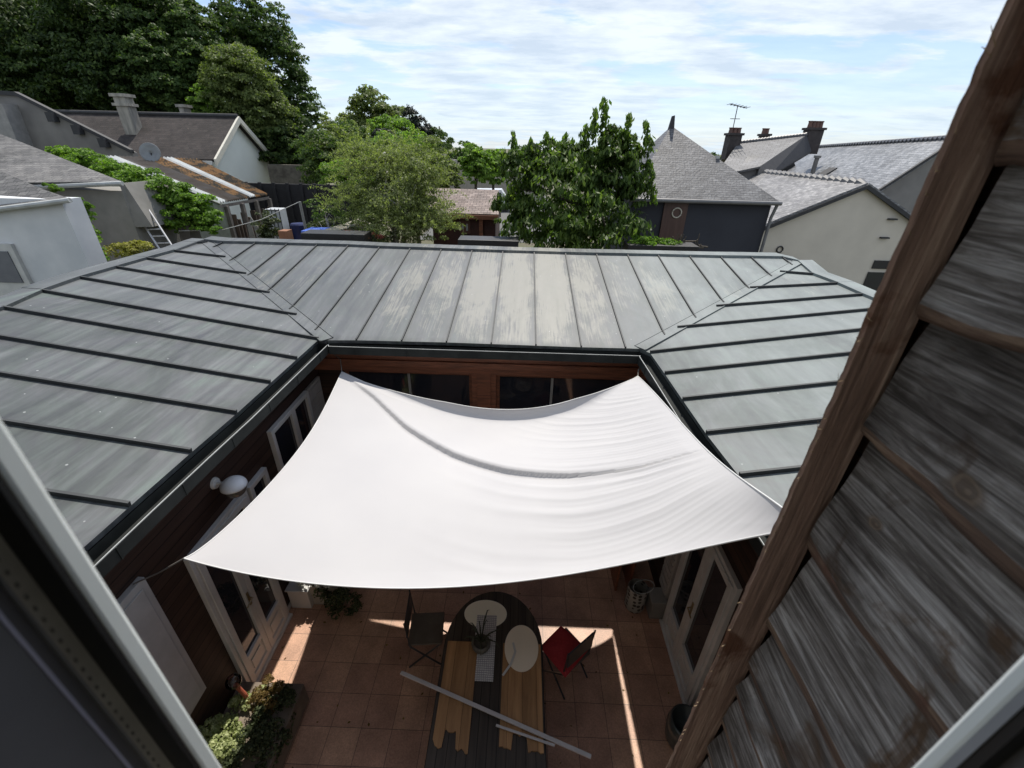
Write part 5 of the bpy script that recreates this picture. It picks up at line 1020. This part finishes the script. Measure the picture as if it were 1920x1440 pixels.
m = MB(); m.box(ta[0], tb_[0], 12.55, 12.62, ta[2] - .14, ta[2] - .04); p = onY(902, 420, 12.7); m.box(p[0] - .05, p[0] + .05, 12.66, 12.76, 0, ta[2] - .14); m.build('gutter_board', mat('red_brown_timber', (.1,) * 3), TS)
# roof-top planters / dark boxes beyond the ridge
for (x0p, x1p, yp, nm, lb_) in ((563, 682, 437, 'planter_box', 'long black planter box beyond the ridge in front of the blue tarpaulin'), (858, 972, 449, 'planter_box', 'long black planter box beyond the ridge below the tiled shed'), (1178, 1312, 459, 'planter_box', 'black planter box filled with bright green plants beyond the ridge')):
    a, b = onY(x0p, yp, 9.7), onY(x1p, yp + 2, 9.7); m = MB(); m.box(a[0], b[0], 9.7, 10.2, a[2] - .35, a[2]); m.box(a[0] + .04, b[0] - .04, 9.74, 10.16, 0, a[2] - .35)
    tag(m.build(nm, M_BLACK, bevel=.01), lb_, 'planter', 'black planters beyond the ridge')
P, Nn = crown_pts([((onY(1210, 452, 9.95)), (.32, .2, .10)), (onY(1255, 457, 9.95), (.25, .18, .08))], 60, 40, .4); V_ = leaf_cloud(P, Nn, .06, .5); tag(leaf_mesh('bedding_plants', V_, LM_VINE, None, (onY(1210, 456, 9.95))), 'bright yellow-green plants growing in the black planter beyond the ridge', 'plants')
m = MB()
for k in range(16):
    a = onY(1270 + rng2.uniform(-8, 50), 452 + rng2.uniform(0, 12), 10.0 + rng2.uniform(0, .3)); m.tube([a, a + np.array([rng2.uniform(-.15, .15), 0, rng2.uniform(.02, .22)])], .012, 5)
    a2 = a + np.array([rng2.uniform(-.3, .3), 0.1, -.03]); m.tube([a, a2], .02, 5)
tag(m.build('stick_pile', M_TREEBARK), 'heap of dry sticks at the right end of the black planter', 'sticks')
m = MB(); a = onY(365, 437, 9.2); m.box(-6.62, -6.48, 8.78, 8.92, 3.7, 3.92); 
tag(m.build('ridge_ornament', M_LIP, bevel=.02), 'small pale knob on the outer corner of the zinc roof', 'roof ornament') if False else None

# ================================================================ TREES
# cherry
cb = [blob(1070, 365, 120, 75, 11.3), blob(985, 330, 42, 55, 11.2), blob(1150, 320, 62, 62, 11.4), blob(1080, 420, 130, 45, 11.0), blob(960, 400, 35, 40, 11.0), blob(1185, 350, 32, 60, 11.4), blob(1195, 290, 26, 35, 11.3), blob(1135, 285, 32, 45, 11.4), blob(1055, 305, 55, 35, 11.3)]
CH = tree('big leafy cherry tree with drooping glossy leaves and upright spires, centre of the gardens', cb, LM_CHERRY, .135, 480, 46, cl=.26, fill=.35, base=(cb[0][0][0], 11.2, 0), tr=.14, droop=.75, aspect=.42, name='cherry_tree')
PPs, NNs = [], []
for (px, py0, py1, wpx) in ((1133, 186, 290, 17), (1118, 205, 260, 10), (1098, 235, 275, 13), (1180, 215, 275, 12), (1165, 245, 290, 12), (1211, 228, 285, 11), (1219, 300, 340, 9), (963, 250, 300, 10), (1024, 250, 300, 11), (1060, 252, 300, 11), (995, 262, 300, 9), (943, 280, 330, 8), (1220, 335, 372, 12), (1228, 372, 382, 10), (1075, 262, 300, 12)):
    n_ = int((py1 - py0) * 2.4) + 14; t = rng.random(n_); lean = rng.uniform(-.2, .2) if px != 1133 else 0.0
    for q in range(n_):
        yy_ = py0 + (py1 - py0) * t[q]; w_ = wpx * (0.35 + .75 * t[q]); p_ = onY(px + rng.normal() * w_ * .5 + lean * (yy_ - py0), yy_, 11.3 + rng.normal() * .12); PPs.append(p_); NNs.append(rdir(1)[0] * .8 + np.array([0, -.3, .2]))
leaf_mesh('crown_shoots', leaf_cloud(np.array(PPs), np.array(NNs), .13, .42, .75), LM_CHERRY, CH, CH['_o'][:])
# birch
bb = [blob(748, 372, 88, 66, 11.6), blob(700, 335, 45, 45, 11.8), blob(792, 345, 42, 45, 11.5), blob(800, 415, 52, 38, 11.2), blob(735, 425, 62, 30, 11.2), blob(745, 320, 45, 45, 11.8), blob(672, 385, 42, 42, 11.9), blob(690, 300, 32, 28, 12.0)]
BR = tree('airy silver birch with tiny grey-green leaves and pale branches, left of centre', bb, LM_BIRCH, .050, 420, 100, cl=.30, fill=.55, base=(bb[0][0][0], 11.6, 0), tr=.07, bark=M_BIRCHBARK, limbs=16, name='birch_tree')
def sprays(blobs, n, ln, size, mat_, par, step=.03, down=1.0, jit=.02, aspect=.4):
    PP, NN = [], []
    for k in range(n):
        c_, r_ = blobs[k % len(blobs)]; d_ = rdir(1)[0]; d_[2] = abs(d_[2]) * .8 - .1; p = np.array(c_) + d_ * np.array(r_) * rng.uniform(.75, 1.0); v_ = d_ * np.array([1, 1, .6]) + UP * rng.uniform(.1, .9); v_ /= np.linalg.norm(v_); L_ = ln * rng.uniform(.4, 1.2)
        for q in range(int(L_ / step)):
            p = p + v_ * step; v_ = v_ - UP * down * step / ln * 1.2; v_ /= np.linalg.norm(v_)
            for h in range(3): PP.append(p + rng.normal(size=3) * jit); NN.append(rdir(1)[0])
    return leaf_mesh('crown_sprays', leaf_cloud(np.array(PP), np.array(NN), size, aspect, .4), mat_, par, par['_o'][:])
sprays(bb, 460, .70, .048, LM_BIRCH, BR)
shrub('thin arching young tree with sparse leaves over the yard beside the birch', [blob(605, 388, 32, 12, 11.8), blob(640, 402, 30, 25, 11.9), blob(590, 400, 22, 16, 11.9)], LM_MID, .06, 50, 26, cl=.4, trunk=True, tr=.035, bark=M_BIRCHBARK, name='young_tree')
shrub('dark undergrowth behind the birch and the black fence', [blob(625, 430, 45, 18, 13), blob(690, 440, 50, 14, 11)], LM_SHADEPL, .07, 60, 40, cl=.4, name='undergrowth', cat='shrub')
# middle distance greens
TG = 'mixed trees in the middle distance'
mids = [
 ('soft green tree filling the bank between the forest edge and the light green trees', [blob(600, 300, 42, 46, 24), blob(655, 268, 42, 36, 29), blob(690, 300, 40, 34, 25)], LM_MID, .13, 200, 60, 'tree'),
 ('tall loose-branched tree behind the birch with light green tips', [blob(770, 285, 40, 34, 26), blob(715, 285, 36, 34, 24)], LM_LITE, .12, 130, 50, 'tree'),
 ('rounded dark olive tree standing highest behind the garden trees', [blob(700, 222, 46, 44, 44), blob(742, 240, 44, 34, 44), blob(672, 240, 30, 35, 44)], LM_OLIVE, .28, 180, 60, 'tree'),
 ('pale sparse tree against the sky left of the rounded olive tree', [blob(628, 235, 24, 32, 42), blob(655, 250, 22, 30, 42)], LM_BIRCH, .22, 60, 34, 'tree'),
 ('tall grey-green willowy tree at the foot of the dark forest', [blob(635, 290, 50, 42, 26), blob(610, 270, 25, 30, 26)], LM_OLIVE, .15, 150, 60, 'tree'),
 ('feathery light green tree in the middle of the tree bank', [blob(740, 262, 40, 36, 30), blob(715, 240, 22, 22, 30)], LM_LITE, .15, 120, 50, 'tree'),
 ('yellow-green bush above the black fence', [blob(668, 322, 42, 26, 19), blob(630, 330, 38, 22, 19)], LM_LITE, .11, 110, 50, 'bush'),
 ('bushy green tree behind the birch top', [blob(745, 300, 52, 34, 22), blob(800, 300, 40, 38, 23)], LM_OLIVE, .12, 150, 60, 'tree'),
 ('dark upright thicket amid the light green trees', [blob(722, 272, 20, 28, 27)], LM_CONI, .15, 60, 60, 'tree'),
 ('olive shrub above the tiled shed', [blob(822, 325, 34, 28, 17), blob(850, 336, 18, 18, 17)], LM_OLIVE, .09, 110, 50, 'bush'),
 ('low dark tree on the far slope right of the conifer', [blob(822, 276, 24, 30, 40)], LM_MID, .2, 60, 50, 'tree')]
for lb_, bl, mt, sz, nc, pr, nm in mids: tree(lb_, bl, mt, sz, nc, pr, name='garden_tree' if nm == 'tree' else 'bush', cat=nm, tr=.12, cl=.32, group=TG)
CT = tree('dark spiky conifer on the ridge of the tree bank', [blob(770, 238, 12, 34, 40), blob(788, 258, 18, 34, 40), blob(805, 272, 18, 28, 40)], LM_CONI, .34, 90, 60, cl=.35, name='conifer', tr=.14, droop=.0, aspect=.25)
PPs, NNs = [], []
for px, py0 in ((766, 196), (774, 204), (758, 216), (784, 222), (796, 236), (806, 248)):
    for q in range(70):
        t = rng.random(); PPs.append(onY(px + rng.normal() * (2 + 10 * t), py0 + 46 * t, 40)); NNs.append(rdir(1)[0])
leaf_mesh('crown_spikes', leaf_cloud(np.array(PPs), np.array(NNs), .4, .22), LM_CONI, CT, CT['_o'][:])
tree('fresh green lime tree beyond the shed, left of the cherry tree', [blob(893, 302, 30, 26, 34), blob(888, 288, 18, 16, 34), blob(893, 325, 24, 18, 33)], LM_LITE, .22, 130, 50, name='lime_tree', tr=.14)
tree('fresh green lime tree half hidden by the cherry tree', [blob(932, 302, 26, 22, 36), blob(912, 312, 18, 18, 35), blob(930, 326, 26, 18, 35)], LM_LITE, .22, 110, 50, name='lime_tree', tr=.14)
# forest
FO = 'tall forest trees on the left'
forest = [
 ('very tall dark tree at the upper left corner', [blob(55, 70, 120, 95, 30), blob(20, 160, 90, 60, 29), blob(110, 130, 90, 70, 29), blob(-60, 40, 110, 130, 30)], LM_DARK, 900, .19),
 ('tall dark tree second from the upper left corner', [blob(200, 60, 90, 95, 29), blob(215, 150, 75, 60, 28), blob(160, 20, 80, 60, 31)], LM_DARK, 700, .18),
 ('tall mid-green tree above the white house chimney', [blob(290, 50, 62, 75, 30), blob(300, 130, 60, 60, 28), blob(330, 180, 50, 40, 28), blob(255, 10, 60, 45, 32)], LM_MID, 620, .17),
 ('rounded tree sloping down from the forest top', [blob(365, 70, 42, 55, 30), blob(375, 130, 50, 50, 29), blob(345, 30, 40, 30, 32)], LM_MID, 480, .17),
 ('olive-green rounded tree at the front of the forest', [blob(455, 165, 62, 62, 27), blob(490, 215, 55, 52, 27), blob(430, 120, 42, 34, 28)], LM_OLIVE, 600, .14),
 ('tall airy tree standing free at the right end of the forest', [blob(470, 45, 62, 48, 36), blob(505, 115, 62, 60, 36), blob(545, 190, 46, 50, 36), blob(440, 70, 30, 50, 36), blob(570, 220, 26, 32, 35)], LM_MID, 520, .19),
 ('dark tree above the stone wall beside the white gable', [blob(520, 275, 55, 40, 27), blob(560, 280, 40, 55, 28), blob(470, 265, 40, 30, 28)], LM_DARK, 330, .18),
 ('small bright green tree behind the dark roof ridge', [blob(392, 190, 34, 26, 27), blob(402, 222, 32, 20, 27)], LM_LITE, 150, .15)]
for lb_, bl, mt, nc, sz in forest: tree(lb_, bl, mt, sz, nc, 70, cl=.24, fill=.35, name='forest_tree', tr=.3, group=FO)
# solid dark forest behind the front crowns, too dense to count
P, Nn = crown_pts([blob(40, 150, 170, 110, 34, .5), blob(150, 50, 210, 120, 36, .5), blob(330, 210, 170, 75, 34, .5), blob(560, 300, 60, 45, 32, .5), blob(230, 170, 150, 70, 33, .4)], 1500, 44, .2, .2)
tag(leaf_mesh('forest', leaf_cloud(P, Nn, .42, .7), LM_DARK, None, (-20, 34, 0)), kind='stuff')
# vine
vb = [blob(120, 285, 28, 12, 13.6), blob(160, 300, 40, 16, 13.2), blob(215, 320, 38, 18, 12.8), blob(265, 345, 40, 25, 12.4), blob(320, 365, 40, 28, 12.0), blob(370, 395, 32, 30, 11.9), blob(250, 375, 30, 16, 12), blob(345, 412, 38, 22, 11.8), blob(390, 420, 20, 18, 11.6)]
VN = shrub('bright green climbing vine sprawling along the garden wall up to the shed', vb, LM_VINE, .06, 420, 76, cl=.36, fill=.4, name='vine', cat='climbing plant', aspect=.85)
PPs, NNs = [], []
vb2 = [blob(150, 385, 16, 12, 9.6), blob(150, 425, 14, 35, 9.4), blob(165, 465, 18, 22, 9.3), blob(182, 485, 16, 12, 9.2), blob(100, 352, 16, 8, 9.9)]
shrub('green climber hanging down the corner between the two rendered outbuildings', vb2, LM_VINE, .07, 110, 36, cl=.36, name='vine', cat='climbing plant', aspect=.8)
shrub('yellowish shrub behind the left roof edge below the ladder', [blob(235, 468, 34, 11, 10.0), blob(255, 462, 22, 9, 10)], LM_YEL, .06, 60, 36, cl=.36, name='shrub', cat='shrub')
shrub('dark leafy bush in front of the shed beside the water tank', [blob(500, 425, 18, 26, 12.3)], LM_SHADEPL, .07, 40, 50, cl=.36, name='bush', cat='bush')
P, Nn = crown_pts([(onY(640, 440, 10.2), (.5, .2, .07)), (onY(690, 444, 10.2), (.3, .2, .06))], 40, 20, .4); tag(leaf_mesh('red_shrub', leaf_cloud(P, Nn, .05, .5), leaf_mat('leaves_red', (0.12, 0.03, 0.025), (0.2, 0.06, 0.05), (0.28, 0.1, 0.07)), None, onY(640, 440, 10.2)), 'low reddish shrub in front of the birch', 'shrub')
# far things in the gap: road, vans, house
m = MB(); m.box(-7, 3, 30, 70, 0.0, 0.02); tag(m.build('road', mat('asphalt', (0.12, 0.12, 0.115), (0.09, 0.09, 0.088), rough=.9)), kind='structure')
def van(px, py, y, sc, label):
    p = onY(px, py, y); x, z = p[0], 0.02; V_ = thing('parked_van', (x, y, z), label, 'van', 'vans parked in the distance'); m = MB()
    pr = [(-2.2 * sc, .35), (-2.2 * sc, 1.9), (1.0 * sc, 1.95), (1.6 * sc, 1.25), (2.3 * sc, 1.1), (2.35 * sc, .35)]
    m.hexa([(x + a, y - .9, z + b) for a, b in pr], [(x + a, y + .9, z + b) for a, b in pr]); m.build('body', mat('van_white', (0.6, 0.62, 0.64), (.55, .57, .6), rough=.3), V_)
    m = MB(); m.box(x - 1.9 * sc, x + 1.0 * sc, y - .92, y - .9, z + 1.2, z + 1.7); m.build('window', M_GLASS, V_)
    for dx in (-1.4, 1.5):
        m = MB(); m.tube([(x + dx * sc, y - .95, z + .35), (x + dx * sc, y - .7, z + .35)], .35, 14); m.build('wheel', M_BLACK, V_)
van(897, 338, 42, .8, 'white van parked beyond the tiled shed, nearer the lime tree trunk'); van(925, 336, 46, .8, 'white van parked beyond the tiled shed, half hidden by the cherry tree')
hA = onY(836, 300, 75); FH = thing('distant_house', (hA[0], 75, 0), 'small distant house with dark roof and chimney above the tree bank', 'house'); s = mpp(hA)
m = MB(); m.box(hA[0] - 10 * s, hA[0] + 15 * s, 75, 79, 0, hA[2]); m.build('wall', M_GREYW, FH); m = MB(); rt = onY(828, 272, 77)
m.slab([(hA[0] - 11 * s, 74.8, hA[2]), (hA[0] + 18 * s, 74.8, hA[2] - 2 * s), (rt[0] + 3 * s, 77, rt[2] - 5 * s), (rt[0] - 8 * s, 77, rt[2] + 2 * s)], .2); m.build('roof', M_EDGE, FH); m = MB(); m.box(rt[0] - 5 * s, rt[0], 76.5, 77.5, rt[2] - 4 * s, rt[2] + 3 * s); m.box(rt[0] + 3 * s, rt[0] + 6 * s, 76.5, 77.5, rt[2] - 6 * s, rt[2]); m.build('chimney', M_CHIM, FH)
m = MB(); m.tube([(hA[0] + 22 * s, 60, 0), (hA[0] + 22 * s, 60, 7.5)], .09, 6); tag(m.build('utility_pole', mat('pole_grey', (.22, .2, .18))), 'thin utility pole by the distant street', 'pole')
a = onY(865, 318, 58); s = mpp(a); m = MB(); m.box(a[0] - 3, a[0] + 10, 58, 60, 0, a[2] + .1); tag(m.build('street_wall', mat('pale_wall_far', (0.34, 0.31, 0.26))), 'pale low wall along the distant street behind the lime trees', 'wall')
# far tree line
P = []; 
for k in range(240):
    x = -90 + 230 * k / 240 + rng.normal() * .5; y = 135 + rng.normal() * 6; h_ = 4.2 + 2.2 * sn(k * .23) + 1.2 * sn(k * .9); P.append(((x, y, h_ * .5), (2.2, 2, h_ * .5)))
PP_, NN_ = crown_pts(P, 720, 30, .6); tag(leaf_mesh('treeline', leaf_cloud(PP_, NN_, .9, .8), LM_MID, None, (0, 135, 0)), kind='stuff')
for o in bpy.data.objects:
    if '_o' in o: del o['_o']
